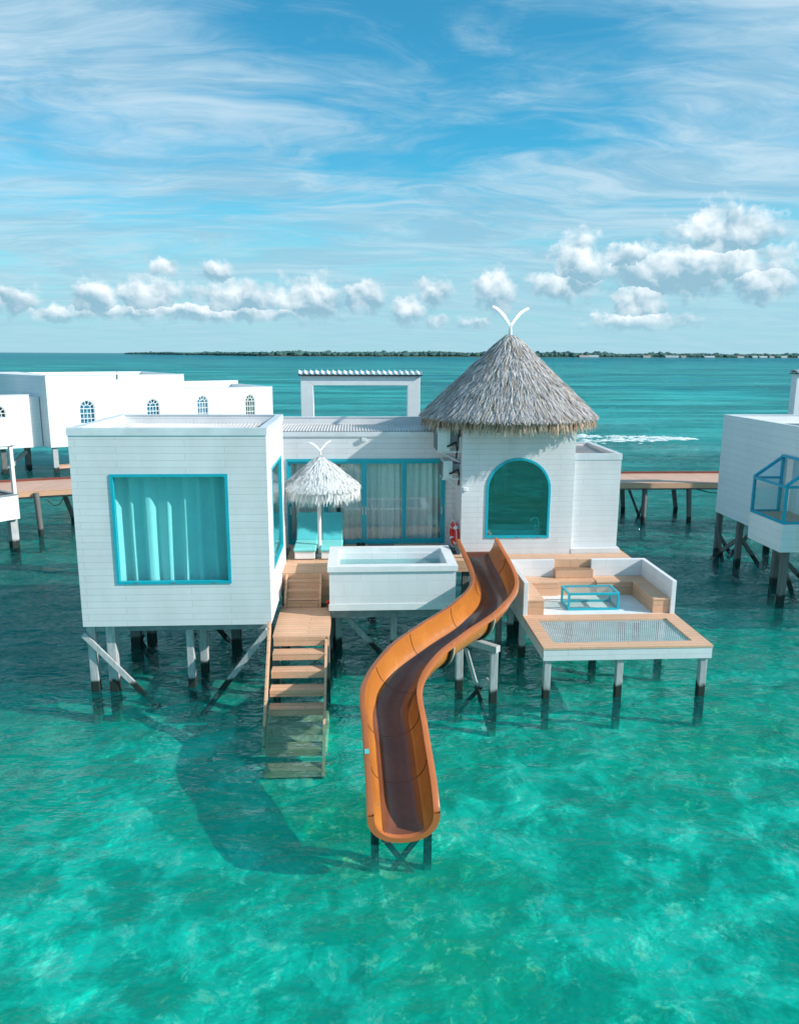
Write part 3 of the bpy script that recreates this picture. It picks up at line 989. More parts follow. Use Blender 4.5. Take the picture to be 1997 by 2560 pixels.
finial(TC, 7.60, 0.88, 'finial', M['white'], th)

# deck and under-frame
mb = MB()
mb.box(BX1 + 0.004, 2.24, 18.252, FY - 0.002, DZ - 0.08, DZ)
mb.box(BX1 + 0.004, -0.66, 17.67, 18.25, DZ - 0.08, DZ)
mb.box(2.242, 7.02, 18.62, TY - 0.002, DZ - 0.08, DZ)
mb.box(TX1 + 0.0, 7.02, TY, 20.6, DZ - 0.08, DZ - 0.004)
mb.build('deck', M['deck'], villa)
for q in ((BX1 + 0.006, -0.60, 17.645, 17.668, 1.0, DZ - 0.002), (2.3, 3.72, 18.585, 18.617, 1.62, DZ - 0.002),
          (4.975, 5.915, 18.595, 18.617, 1.712, DZ - 0.002), (7.022, 7.045, 18.62, 20.6, 1.62, DZ - 0.002)):
    MB().box(*q).build('deck_fascia', M['deckv'], villa)
mb = MB()
mb.box(2.70, 3.68, 18.86, 18.90, DZ + 0.004, 2.06)
for i in range(32):
    mb.box(2.72 + i * 0.03, 2.735 + i * 0.03, 18.845, 18.859, DZ + 0.02, 2.03)
mb.build('entry_grille', simple('brown_grille', (0.24, 0.10, 0.07), 0.6), villa)
mb = MB()
for y in (18.75, 19.6, 20.4):
    mb.box(-5.4, 6.9, y - 0.06, y + 0.06, 1.60, 1.815)
for y in (15.5, 16.6, 17.6, 18.5):
    mb.box(-5.45, -1.9, y - 0.06, y + 0.06, 1.33, 1.522)
mb.build('floor_joist', M['beam'], villa)
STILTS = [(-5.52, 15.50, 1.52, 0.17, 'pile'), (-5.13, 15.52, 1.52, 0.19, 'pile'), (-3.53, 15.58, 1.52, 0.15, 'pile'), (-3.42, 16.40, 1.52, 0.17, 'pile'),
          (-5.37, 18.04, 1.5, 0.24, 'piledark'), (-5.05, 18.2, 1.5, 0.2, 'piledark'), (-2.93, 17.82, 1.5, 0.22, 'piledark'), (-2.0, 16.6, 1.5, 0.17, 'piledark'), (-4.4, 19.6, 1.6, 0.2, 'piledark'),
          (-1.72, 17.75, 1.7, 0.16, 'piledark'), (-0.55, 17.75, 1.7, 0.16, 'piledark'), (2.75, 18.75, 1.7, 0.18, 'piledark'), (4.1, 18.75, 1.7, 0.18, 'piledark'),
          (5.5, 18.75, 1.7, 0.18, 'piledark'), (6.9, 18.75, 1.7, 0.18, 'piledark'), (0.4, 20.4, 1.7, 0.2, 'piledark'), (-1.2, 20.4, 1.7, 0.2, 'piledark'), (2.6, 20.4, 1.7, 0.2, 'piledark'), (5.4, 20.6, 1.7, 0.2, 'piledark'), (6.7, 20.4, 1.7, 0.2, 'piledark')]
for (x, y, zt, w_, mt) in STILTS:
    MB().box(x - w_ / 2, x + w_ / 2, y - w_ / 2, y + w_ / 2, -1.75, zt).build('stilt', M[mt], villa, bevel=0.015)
for p, q in (((-5.66, 15.36, 1.30), (-4.2, 15.40, -0.42)), ((-1.88, 15.42, 1.32), (-3.35, 15.42, -0.62)), ((-5.7, 18.0, 1.2), (-5.1, 18.0, -0.3)), ((-4.9, 18.1, 1.4), (-5.4, 18.1, -0.2)), ((-4.5, 18.6, 1.5), (-3.2, 18.6, -0.2)), ((-0.5, 17.3, 1.15), (0.9, 17.45, -0.45))):
    MB().bar(p, q, 0.05, 0.12).build('brace', M['pile'], villa, bevel=0.008)
MB().box(-2.75, -2.52, 15.60, 15.80, 1.40, 1.522).build('drip_tray', M['acwhite'], villa)
# small wall fittings
MB().box(2.71, 2.82, TY - 0.06, TY - 0.002, 3.58, 3.68).build('wall_lamp', M['enamel'], villa, bevel=0.012)
MB().box(2.56, 2.63, FY - 0.05, FY - 0.002, 2.60, 2.67).build('socket_box', M['enamel'], villa, bevel=0.008)

# ------------------------------------------------------------------ things on the villa
# air conditioners on the tower side wall, long side along Y
def aircon(label, x0, x1, y0, y1, z0, z1, name='air_conditioner'):
    t = thing(name, label, 'air conditioner', ((x0 + x1) / 2, (y0 + y1) / 2, z0), 0, 'air conditioner units on the tower side wall')
    MB().box(x0, x1, y0, y1, z0, z1).build('casing', M['acwhite'], t, bevel=0.018)
    mb = MB()
    mb.box(x0 + (x1 - x0) * 0.40, x1 - 0.07, y0 - 0.012, y0 - 0.002, z0 + 0.05, z1 - 0.09)
    mb.build('valve_cover', M['acwhite'], t, bevel=0.004)
    mb = MB()
    for k in range(12):
        z = z0 + 0.05 + (z1 - z0 - 0.1) * k / 11
        mb.box(x0 - 0.045, x0 - 0.02, y0 + 0.05, y1 - 0.05, z - 0.008, z + 0.008)
    mb.box(x0 - 0.045, x0 - 0.004, y0 + 0.03, y0 + 0.05, z0 + 0.03, z1 - 0.03)
    mb.build('fan_grille', M['grey'], t)
    MB().box(x1 + 0.004, x1 + 0.19, y0 + 0.06, y1 - 0.1, z0 + 0.12, z1 - 0.08).build('shade_gap', M['grey'], t, bevel=0.01)  # dark box added for the shaded gap behind the casing
    for y in (y0 + 0.08, y1 - 0.12):
        mb = MB()
        mb.box(x0 - 0.02, TX0 - 0.002, y, y + 0.045, z0 - 0.06, z0 - 0.004)
        mb.box(TX0 - 0.05, TX0 - 0.004, y, y + 0.045, z0 - 0.003, z0 + 0.36)
        mb.bar((TX0 - 0.03, y + 0.022, z0 - 0.30), (x0 + 0.12, y + 0.022, z0 - 0.06), 0.02, 0.03)
        mb.build('bracket', M['acwhite'], t)
    mb = MB()
    mb.tube([(x1 - 0.08, y0 - 0.01, z0 + 0.12), (x1 - 0.03, y0 - 0.05, z0 + 0.14), (x1 + 0.08, y0 - 0.03, z0 + 0.20), (x1 + 0.15, y0 + 0.05, z0 + 0.22), (x1 + 0.19, y0 + 0.1, z0 + 0.05), (x1 + 0.17, y0 + 0.1, z0 - 0.2)], 0.024, 8)
    mb.build('hose', M['black'], t, smooth=60)
    return t


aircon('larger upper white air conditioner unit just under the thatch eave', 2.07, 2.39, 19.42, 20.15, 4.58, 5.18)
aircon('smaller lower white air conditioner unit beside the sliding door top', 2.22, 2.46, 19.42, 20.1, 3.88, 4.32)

# life ring
t = thing('life_ring', 'red life ring with white bands hanging on the wall by the slide entrance', 'life ring', (2.56, 19.72, 2.02))
rc = Vector((2.57, 19.72, 2.345))
ringM = Matrix.Translation(rc) @ Matrix.Rotation(R(8), 4, 'Z')


def torus(Rr, r, a0, a1, n=20, k=12, grow=1.0):
    mb = MB()
    rings = []
    for i in range(n + 1):
        a = a0 + (a1 - a0) * i / n
        ring = []
        for j in range(k):
            b2 = 2 * math.pi * j / k
            rr2 = r * grow
            q = Vector((rr2 * math.sin(b2) * 0.8, (Rr + rr2 * math.cos(b2)) * math.cos(a), (Rr + rr2 * math.cos(b2)) * math.sin(a)))
            ring.append(ringM @ q)
        rings.append(ring)
    vs = [p for g in rings for p in g]
    fs = [(i * k + j, i * k + (j + 1) % k, (i + 1) * k + (j + 1) % k, (i + 1) * k + j) for i in range(n) for j in range(k)]
    return mb.add(vs, fs)


rg = torus(0.245, 0.075, 0, 2 * math.pi, 48).build('ring', M['red'], t, smooth=80)
for a in (45, 135, 225, 315):
    torus(0.245, 0.075, R(a - 9), R(a + 9), 6, 12, 1.04).build('white_band', M['enamel'], t, smooth=60)
mb = MB()
for q in range(4):
    pts = []
    for i in range(9):
        a = R(45 + q * 90 + i * 90 / 8)
        rr2 = 0.335 + 0.03 * math.sin(math.pi * i / 8)
        pts.append(ringM @ Vector((-0.03, rr2 * math.cos(a), rr2 * math.sin(a))))
    mb.tube(pts, 0.008, 6)
mb.build('grab_rope', M['rope'], t)

# plunge pool
PX0, PX1, PY0, PY1, PZ0, PZ1 = -0.66, 2.24, 16.385, 18.25, 1.375, 2.393
pool = thing('plunge_pool', 'white panelled plunge pool box with broad coping beside the slide', 'pool', (0.8, 17.3, PZ0))
mb = MB()
cw = 0.24
ix0, ix1, iy0, iy1 = PX0 + cw, PX1 - cw, PY0 + cw, PY1 - cw
F = FR(PY0 + 0.03)
bx0_, bx1_, by0_, by1_ = PX0 + 0.04, PX1 - 0.04, PY0 + 0.04, PY1 - 0.03
ZC = PZ1 - 0.12
mb.box(bx0_, bx1_, by0_, iy0, PZ0, ZC)
mb.box(bx0_, bx1_, iy1, by1_, PZ0, ZC)
mb.box(bx0_, ix0, iy0, iy1, PZ0, ZC)
mb.box(ix1, bx1_, iy0, iy1, PZ0, ZC)
mb.box(ix0, ix1, iy0, iy1, PZ0, PZ1 - 0.45)
mb.build('basin', M['panel'], pool)
mb = MB()
frame_loop(mb, lambda u, w, d: (u, w, ZC + 0.002 + d), rect(PX0, PX1, PY0, PY1), rect(ix0 - 0.02, ix1 + 0.02, iy0 - 0.02, iy1 + 0.02), 0, PZ1 - ZC)
mb.build('coping', M['white'], pool, bevel=0.012)
mb = MB()
mb.box(bx0_ - 0.015, bx1_ + 0.015, by0_ - 0.016, by0_ - 0.002, PZ0, PZ0 + 0.15)
mb.build('skirt_board', M['white'], pool)
wmat = glass('pool_water', (0.80, 0.93, 0.93), 0.0, 0.02)
MB().box(ix0 + 0.002, ix1 - 0.002, iy0 + 0.002, iy1 - 0.002, PZ1 - 0.447, PZ1 - 0.26).build('pool_water', wmat, pool)
mb = MB()
mb.box(PX0 + 0.05, PX1 - 0.05, PY0 + 0.25, PY0 + 0.37, PZ0 - 0.24, PZ0 - 0.003)
mb.box(PX0 + 0.05, PX1 - 0.05, PY1 - 0.4, PY1 - 0.28, PZ0 - 0.24, PZ0 - 0.003)
mb.build('support_beam', M['beam'], pool)
for (x, y) in ((0.86, 17.5), (-0.45, 17.6), (2.1, 17.9)):
    MB().box(x - 0.075, x + 0.075, y - 0.075, y + 0.075, -1.75, PZ0 - 0.25).build('leg', M['pile'], pool, bevel=0.01)

# stairs
SZ = 1.23
st = thing('boarding_stairs', 'open timber stairs going down from a small landing into the sea', 'stairs', (-1.2, 15.3, 0))
MB().box(-1.768, -0.62, 15.25, 17.30, SZ - 0.045, SZ).build('landing', M['deck'], st)
mb = MB()
mb.box(-1.745, -0.68, 15.21, 15.247, SZ - 0.20, SZ - 0.004)
mb.build('landing_fascia', M['deckv'], st)
rise, run = 0.255, 0.315
for k in range(1, 8):
    z = SZ - rise * k
    y = 15.25 - run * k
    tr_ = MB().box(-1.742, -0.682, y, y + 0.27, z - 0.03, z).build('tread', M['deck'], st)
    MB().box(-1.742, -0.682, y - 0.022, y - 0.002, z - 0.135, z - 0.002).build('nosing_board', M['deckv'], tr_)
mb = MB()
mb.bar((-0.655, 15.25, SZ - 0.12), (-0.655, 13.0, SZ - 0.12 - 2.25 * rise / run), 0.045, 0.20)
mb.box(-0.632, -0.60, 15.24, 17.3, SZ - 0.22, SZ - 0.02)
mb.build('stringer', M['deckv'], st)
mb = MB()
mb.bar((-1.80, 15.10, 1.58), (-1.80, 13.55, -0.35), 0.05, 0.24)
mb.build('stringer', M['deckv'], st, bevel=0.008)
for (x, y) in ((-1.72, 15.4), (-0.66, 15.4), (-1.72, 17.1), (-0.66, 17.1)):
    MB().box(x - 0.07, x + 0.07, y - 0.07, y + 0.07, -1.75, SZ - 0.048).build('leg', M['piledark'], st, bevel=0.01)
mb = MB()
mb.box(-1.90, -0.62, 13.95, 15.4, -1.75, -0.50)
mb.build('footing', simple('coral_concrete', (0.86, 0.68, 0.48), 0.95, var=0.3, vscale=3, bump=0.8, bscale=8), st, bevel=0.05)

us = thing('deck_steps', 'short flight of closed timber steps between landing and upper deck', 'steps', (-1.2, 17.3, SZ))
for k, (z, y) in enumerate(((1.765, 17.47), (1.59, 17.27), (1.42, 17.08))):
    zb = (1.61, 1.44, SZ + 0.004)[k]
    MB().box(-1.63, -0.89, y, y + 0.24 if k else 17.64, z - 0.025, z).build('tread', M['deck'], us)
    MB().box(-1.63, -0.89, y + 0.012, y + 0.035, zb - 0.03 if k < 2 else zb, z - 0.027).build('riser', M['deckv'], us)
for x in (-1.66, -0.865):
    MB().outline([(17.05, SZ + 0.004), (17.05, 1.46), (17.64, 1.885), (17.64, SZ + 0.004)], lambda u, w, d: (x - 0.025 + d, u, w), 0.05).build('stringer', M['deckv'], us)

t = thing('snorkel_set', 'small red and black snorkel mask left at the foot of the steps', 'snorkel', (-0.75, 17.15, SZ))
mb = MB()
mb.tube([(-0.82 + 0.09 * math.cos(a) * 0.9, 17.12 + 0.05 * math.sin(a), SZ + 0.05) for a in [i * math.pi / 6 for i in range(13)]], 0.028, 8)
mb.build('mask', M['black'], t, smooth=60)
mb = MB()
mb.tube([(-0.72, 17.10, SZ + 0.10), (-0.66, 17.12, SZ + 0.13), (-0.63, 17.2, SZ + 0.09), (-0.66, 17.3, SZ + 0.04)], [0.035, 0.045, 0.04, 0.02], 8)
mb.build('breathing_tube', M['red'], t, smooth=60)

# loungers
def lounger(label, x0, x1, y0):
    t = thing('sun_lounger', label, 'sun lounger', ((x0 + x1) / 2, y0, DZ), 0, 'sun loungers under the straw parasol')
    MB().box(x0 + 0.03, x1 - 0.03, y0, y0 + 1.05, DZ + 0.03, DZ + 0.22).build('base', M['white'], t, bevel=0.012)
    mb = MB()
    mb.box(x0 + 0.06, x1 - 0.06, y0 + 0.03, y0 + 1.0, DZ, DZ + 0.028)
    mb.build('plinth', M['grey'], t)
    MB().box(x0, x1, y0 - 0.04, y0 + 0.98, DZ + 0.222, DZ + 0.31).build('seat_cushion', M['cushion'], t, bevel=0.03)
    F = lambda u, w, d: (u, y0 + 0.98 + 0.45 * w - d * 0.9, DZ + 0.31 + 0.62 * w + d * 0.35)
    b_ = MB().outline(rect(x0 + 0.01, x1 - 0.01, -0.05, 1.0), F, 0.09).build('backrest', M['cushion_dark'], t, bevel=0.03)
    cx = (x0 + x1) / 2
    mb = MB()
    G = lambda u, w, d: F(u, w, 0.092 + d)
    mb.outline([(cx - 0.10, 0.745), (cx - 0.03, 0.765), (cx - 0.015, 0.80), (cx, 0.77), (cx + 0.015, 0.80), (cx + 0.03, 0.765), (cx + 0.10, 0.745), (cx, 0.735)], G, 0.002)
    mb.build('emblem', M['label_teal'], b_)
    return t


lounger('turquoise cushioned sun lounger beside the bedroom wall, left of the parasol pole', -1.60, -1.03, 18.82)
lounger('turquoise cushioned sun lounger partly behind the pool, right of the parasol pole', -0.93, -0.37, 18.82)

# parasol
par = thing('straw_parasol', 'white straw parasol standing on a white pole behind two loungers', 'parasol', (-0.96, 19.2, DZ))
PC = (-0.90, 19.2)
mb = MB().lathe((-0.955, 19.2, 0), [(0.0, DZ), (0.16, DZ), (0.16, DZ + 0.05), (0.052, DZ + 0.07), (0.048, 3.6), (0.04, 4.3)], 16)
mb.build('pole', M['white'], par, smooth=40)
cn = MB().lathe((PC[0], PC[1], 0), [(0.02, 4.46), (0.40, 4.14), (0.86, 3.73), (0.86, 3.66), (0.05, 4.0)], 32).build('canopy', M['straw_core'], par, smooth=40)
straw_cone(PC, 4.50, 3.72, 0.93, 5200, 0.30, 0.017, 15, lift=0.04, jit=0.25).build('straw', M['white_straw'], cn, fix=False)
straw_fringe(PC, 3.76, 0.72, 0.94, 3600, 0.33, 0.016, 16, out=0.02).build('eave_straw', M['white_straw'], cn, fix=False)
finial(PC, 4.56, 0.42, 'finial', M['white'], par)

t = tag(MB().box(0.30, 1.0, 19.95, 20.4, DZ + 0.001, DZ + 0.014).build('doormat', M['mat']), 'flat grey doormat on the deck in front of the sliding doors', 'doormat')
t = thing('slipper_pair', 'pair of dark slippers left by the closed sliding door', 'slippers', (0.1, 20.25, DZ))
for dx in (-0.06, 0.06):
    pts = [(0.1 + dx + 0.045 * math.sin(a) * (1.0 if math.cos(a) > 0 else 0.8), 20.27 + 0.13 * math.cos(a)) for a in [i * math.pi / 8 for i in range(16)]]
    s_ = MB().outline(pts, lambda u, w, d: (u, w, DZ + 0.002 + d), 0.03).build('slipper', M['black'], t, bevel=0.008)
    mb = MB()
    mb.tube([(0.1 + dx - 0.05, 20.22, DZ + 0.03), (0.1 + dx - 0.03, 20.22, DZ + 0.08), (0.1 + dx + 0.03, 20.22, DZ + 0.08), (0.1 + dx + 0.05, 20.22, DZ + 0.03)], 0.018, 6)
    mb.build('strap', M['black'], s_)

# bathtub behind the arched window
tb = thing('bathtub', 'white bathtub with tall curved tap behind the arched window', 'bathtub', (4.15, 19.9, 1.98))
mb = MB()
prof = []
N = 40
rings = []
for (k, z) in ((0.80, 1.985), (0.97, 2.30), (1.0, 2.44), (0.985, 2.455), (0.93, 2.44), (0.88, 2.2), (0.6, 2.12)):
    ring = []
    for i in range(N):
        a = 2 * math.pi * i / N
        ca, sa = math.cos(a), math.sin(a)
        ring.append((4.2 + 0.74 * k * math.copysign(abs(ca) ** 0.6, ca), 19.95 + 0.38 * k * math.copysign(abs(sa) ** 0.6, sa), z))
    rings.append(ring)
vs = [p for g in rings for p in g]
fs = [(i * N + k, i * N + (k + 1) % N, (i + 1) * N + (k + 1) % N, (i + 1) * N + k) for i in range(len(rings) - 1) for k in range(N)]
fs.append(tuple(range((len(rings) - 1) * N, len(rings) * N)))
mb.add(vs, fs).build('tub', M['enamel'], tb, smooth=50)
mb = MB()
mb.tube([(4.80, 19.62, 1.985), (4.80, 19.62, 2.66), (4.79, 19.62, 2.73), (4.74, 19.62, 2.785), (4.67, 19.62, 2.79), (4.61, 19.62, 2.75), (4.59, 19.62, 2.69)], 0.022, 10)
mb.tube([(4.72, 19.62, 2.42), (4.72, 19.62, 2.62)], 0.014, 8)
mb.tube([(4.80, 19.62, 2.46), (4.70, 19.62, 2.46)], 0.014, 8)
mb.build('tap', M['enamel'], tb, smooth=50)

# ------------------------------------------------------------------ sunken lounge and net
EX0, EX1, EY0, EY1, EZ1, EZ0 = 3.78, 7.33, 14.589, 16.58, 1.142, 0.857
LZ, LB = 1.93, 18.5
lg = thing('sunken_lounge', 'white walled sunken lounge with timber benches and a net deck over the sea', 'lounge deck', (5.5, 16.6, 0))
wt_ = 0.11
for q in ((EX0, EX0 + wt_, EY1, LB), (EX1 - wt_, EX1, EY1, LB), (EX0, 4.97, LB + 0.002, LB + wt_), (5.92, EX1, LB + 0.002, LB + wt_)):
    MB().box(*q, EZ0, LZ).build('wall', M['panel'], lg, bevel=0.01)
mb = MB()
mb.box(EX0 + wt_ + 0.002, EX1 - wt_ - 0.002, EY1 + 0.02, LB + 0.0, EZ1 - 0.10, EZ1 - 0.002)
mb.build('floor', M['white'], lg)
BH = 1.5


def bench(x0, x1, y0, y1, z1, z0=EZ1):
    b_ = MB().box(x0, x1, y0, y1, z1 - 0.045, z1).build('bench', M['deck'], lg, bevel=0.006)
    mb = MB()
    mb.box(x0 + 0.012, x1 - 0.012, y0 + 0.012, y1 - 0.012, z0, z1 - 0.047)
    mb.build('front_board', M['deckv'], b_)
    return b_


bench(EX0 + wt_ + 0.004, 4.28, 16.60, 17.998, BH)
bench(6.82, EX1 - wt_ - 0.004, 16.62, 17.998, BH)
bench(EX0 + wt_ + 0.004, 4.965, 18.0, LB - 0.004, BH)
bench(5.925, EX1 - wt_ - 0.004, 18.0, LB - 0.004, BH)
mb = MB()
mb.box(4.967, 5.923, 18.06, 18.62, EZ1, BH - 0.012)
mb.box(4.972, 5.918, 18.30, 18.618, BH - 0.012, 1.71)
mb.build('step', M['deckv'], lg)
mb = MB()
H0, H1, J0, J1 = 4.057, 7.008, 14.875, 16.285
frame_loop(mb, lambda u, w, d: (u, w, EZ1 - 0.045 + d), rect(EX0 + 0.0, EX1 - 0.0, EY0, EY1 + 0.018), rect(H0, H1, J0, J1), 0, 0.045)
mb.build('net_frame', M['deck'], lg)
mb = MB()
mb.box(EX0 + 0.012, EX1 - 0.012, EY0 + 0.012, EY0 + 0.06, EZ0, EZ1 - 0.047)
mb.box(EX0 + 0.012, EX0 + 0.06, EY0 + 0.06, EY1 - 0.002, EZ0, EZ1 - 0.047)
mb.box(EX1 - 0.06, EX1 - 0.012, EY0 + 0.06, EY1 - 0.002, EZ0, EZ1 - 0.047)
mb.build('fascia', M['siding'], lg)
mb = MB()


def sag(x, y):
    fx = (x - H0) / (H1 - H0)
    fy = (y - J0) / (J1 - J0)
    return EZ1 - 0.05 - 0.10 * (4 * fx * (1 - fx)) * (4 * fy * (1 - fy)) ** 0.8


def net_cord(p, q, n=9, w=0.0115):
    pts = []
    for i in range(n + 1):
        f = i / n
        x, y = p[0] * (1 - f) + q[0] * f, p[1] * (1 - f) + q[1] * f
        pts.append((x, y, sag(x, y)))
    mb.tube(pts, w / 2, 4, cap=False)


sp_ = 0.045
dxy = J1 - J0
k = H0 - dxy * 0.35
while k < H1:
    a, b_ = k, k + dxy * 0.35
    pa, pb = (a, J0), (b_, J1)
    if a < H0:
        pa = (H0, J0 + (H0 - a) / 0.35)
    if b_ > H1:
        pb = (H1, J0 + (H1 - a) / 0.35)
    net_cord(pa, pb, 7)
    k += sp_
k = H0
while k < H1 + dxy * 0.35:
    a, b_ = k, k - dxy * 0.35
    pa, pb = (a, J0), (b_, J1)
    if a > H1:
        pa = (H1, J0 + (a - H1) / 0.35)
    if b_ < H0:
        pb = (H0, J0 + (a - H0) / 0.35)
    net_cord(pa, pb, 7, 0.011)
    k += sp_ * 1.0
mb.build('net', M['rope'], lg, fix=False, smooth=80)
for (x, y, w_) in ((3.90, 14.72, 0.14), (5.42, 14.72, 0.14), (7.19, 14.72, 0.15), (3.88, 17.0, 0.15), (7.2, 17.0, 0.15), (5.6, 17.0, 0.15), (7.2, 18.5, 0.15), (3.9, 18.5, 0.15)):
    MB().box(x - w_ / 2, x + w_ / 2, y - w_ / 2, y + w_ / 2, -1.75, EZ0 + (0.0 if y < 16 else 0.15)).build('leg', M['pile'], lg, bevel=0.012)
mb = MB()
mb.box(EX0 + 0.08, EX1 - 0.08, 16.9, 17.05, EZ0 - 0.02, EZ1 - 0.102)
mb.box(EX0 + 0.08, EX1 - 0.08, 18.3, 18.45, EZ0 - 0.02, EZ1 - 0.102)
mb.build('floor_joist', M['beam'], lg)

# coffee table
tb = thing('coffee_table', 'turquoise framed glass box coffee table on the sunken lounge floor', 'table', (5.5, 17.2, EZ1))
X0, X1, Y0, Y1, Z0, Z1 = 4.906, 6.126, 16.882, 17.535, EZ1, 1.559
e = 0.05
mb = MB()
for z in (Z0 + 0.0, Z1 - e):
    frame_loop(mb, (lambda z: lambda u, w, d: (u, w, z + d))(z), rect(X0, X1, Y0, Y1), rect(X0 + e, X1 - e, Y0 + e, Y1 - e), 0, e)
mb.build('frame', M['teal'], tb)
for x in (X0, X1 - e):
    for y in (Y0, Y1 - e):
        MB().box(x + 0.001, x + e - 0.001, y + 0.001, y + e - 0.001, Z0 + e, Z1 - e).build('leg', M['teal'], tb)
mb = MB()
mb.box(X0 + e + 0.001, X1 - e - 0.001, Y0 + e + 0.001, Y1 - e - 0.001, Z1 - 0.02, Z1 - 0.010)
mb.build('glass_top', M['glass_table'], tb)
mb = MB()
mb.box(X0 + e + 0.002, X1 - e - 0.002, Y0 + 0.02, Y0 + 0.026, Z0 + e + 0.001, Z1 - e - 0.001)
mb.build('glass_side', M['glass_table'], tb)
mb = MB()
mb.box(X0 + 0.02, X0 + 0.026, Y0 + e + 0.002, Y1 - e - 0.002, Z0 + e + 0.001, Z1 - e - 0.001)
mb.build('glass_side', M['glass_table'], tb)

# ------------------------------------------------------------------ slide
SL = [(2.929, 18.099, 2.58), (3.047, 16.265, 2.11), (2.441, 14.773, 2.012), (1.625, 13.793, 1.878), (0.97, 12.997, 1.719), (0.581, 12.277, 1.426), (0.59, 11.425, 1.119), (0.621, 10.652, 0.872), (0.645, 9.955, 0.649)]


def catmull(P, per):
    P = [Vector(p) for p in P]
    P = [2 * P[0] - P[1]] + P + [2 * P[-1] - P[-2]]
    out = []
    for i in range(len(P) - 3):
        a, b_, c_, d_ = P[i:i + 4]
        for k in range(per):
            f = k / per
            out.append(0.5 * ((2 * b_) + (c_ - a) * f + (2 * a - 5 * b_ + 4 * c_ - d_) * f * f + (3 * b_ - a - 3 * c_ + d_) * f ** 3))
    out.append(P[-2])
    return out


path = catmull(SL, 14)
slide = thing('water_slide', 'winding orange water slide with shade coloured into its channel running down into the sea', 'water slide', (0.6, 10.0, 0))
HW, LIPW, DEP = 0.5316, 0.095, 0.51
SEC = []
for i, p in enumerate(path):
    d = path[min(i + 1, len(path) - 1)] - path[max(i - 1, 0)]
    t2 = Vector((d.x, d.y, 0)).normalized()
    right_ = Vector((-t2.y, t2.x, 0)) * -1      # rider's right: towards -X at the start
    dn = d.normalized()
    nz = Vector((0, 0, 1)) - dn * dn.z
    nz.normalize()
    f_ = max(0.0, (i - (len(path) - 14)) / 13)
    nz = (nz * (1 - f_) + Vector((0, 0, 1)) * f_).normalized()
    q_ = max(0.0, (i - (len(path) - 10)) / 9)
    drop = 0.15 * q_ ** 2.5
    SEC.append((p - nz * drop, right_, nz, dn, (0.51 - drop) / 0.51))


def uprof(hw, dep, n=20):
    pts = []
    for k in range(n + 1):
        a = math.pi * k / n
        ca, sa = math.cos(a), math.sin(a)
        pts.append((hw * math.copysign(abs(ca) ** 0.85, ca), -dep * abs(sa) ** 0.92))
    return pts


def sweep(prof, i0=0, i1=None, closed=False):
    mb = MB()
    sec = SEC[i0:i1]
    n = len(prof)
    vs = []
    for (p, r_, nz, dn, ks) in sec:
        for (a, h) in prof:
            vs.append(p + r_ * a + nz * h * (ks if h < -0.06 else 1.0))
    fs = []
    m_ = n if closed else n - 1
    for i in range(len(sec) - 1):
        for k in range(m_):
            fs.append((i * n + k, i * n + (k + 1) % n, (i + 1) * n + (k + 1) % n, (i + 1) * n + k))
    if closed:
        fs.append(tuple(range(n)))
        fs.append(tuple(range((len(sec) - 1) * n, len(sec) * n)))
    return mb.add(vs, fs)


inn = uprof(HW - LIPW, DEP)
out_ = uprof(HW - LIPW + 0.022, DEP + 0.022)
sweep(inn + out_[::-1], closed=True).build('chute', M['slide'], slide, smooth=40)
floor_p = [(a, h + 0.004) for a, h in uprof(HW - LIPW - 0.004, DEP - 0.002, 40)][11:30]
sweep(floor_p + [(a, h - 0.003) for a, h in floor_p[::-1]], closed=True).build('channel_shade', M['slide_shade'], slide, smooth=40)  # thin liner carrying the painted shadow along the bottom
for s in (-1, 1):
    lip = [(s * (HW - LIPW - 0.004), 0.0), (s * (HW - LIPW), 0.024), (s * (HW - 0.03), 0.022), (s * HW, 0.006), (s * HW, -0.055), (s * (HW - 0.02), -0.055), (s * (HW - 0.022), -0.008), (s * (HW - LIPW + 0.026), -0.006)]
    sweep(lip, closed=True).build('rim', M['slide_rim'], slide, smooth=50)


def u_flange(i, w0, w1, th, name, mat):
    p, r_, nz, dn, ks = SEC[i]
    a_, b_ = uprof(HW - LIPW + w0, DEP + w0), uprof(HW - LIPW + w1, DEP + w1)
    mb = MB()
    n = len(a_)
    vs = []
    for off in (-0.6 * th, th):
        for pr_ in (a_, b_):
            for (a, h) in pr_:
                vs.append(p + r_ * a + nz * (h * ks + (0.02 if h > -0.01 and w1 > 0.05 else 0)) + dn * off)
    fs = []
    for k in range(n - 1):
        fs.append((k, k + 1, n + k + 1, n + k))
        fs.append((2 * n + k, 3 * n + k, 3 * n + k + 1, 2 * n + k + 1))
        fs.append((k, 2 * n + k, 2 * n + k + 1, k + 1))
        fs.append((n + k, n + k + 1, 3 * n + k + 1, 3 * n + k))
    return mb.add(vs, fs).build(name, mat, slide, smooth=40)


u_flange(len(SEC) - 1, -0.006, 0.095, 0.04, 'exit_flange', M['slide_rim'])
for i in (14, 31, 47):
    u_flange(i, 0.024, 0.085, 0.02, 'joint_flange', simple('pale_joint_edge', (0.45, 0.42, 0.32), 0.6))
    u_flange(i + 1, 0.024, 0.080, 0.02, 'joint_flange', M['black'])
seam_m = simple('dark_seam', (0.20, 0.062, 0.02), 0.4)
for i in (7, 15, 32, 48, 64, 80, 96):
    u_flange(i, -0.0075, -0.001, 0.007, 'seam', seam_m)
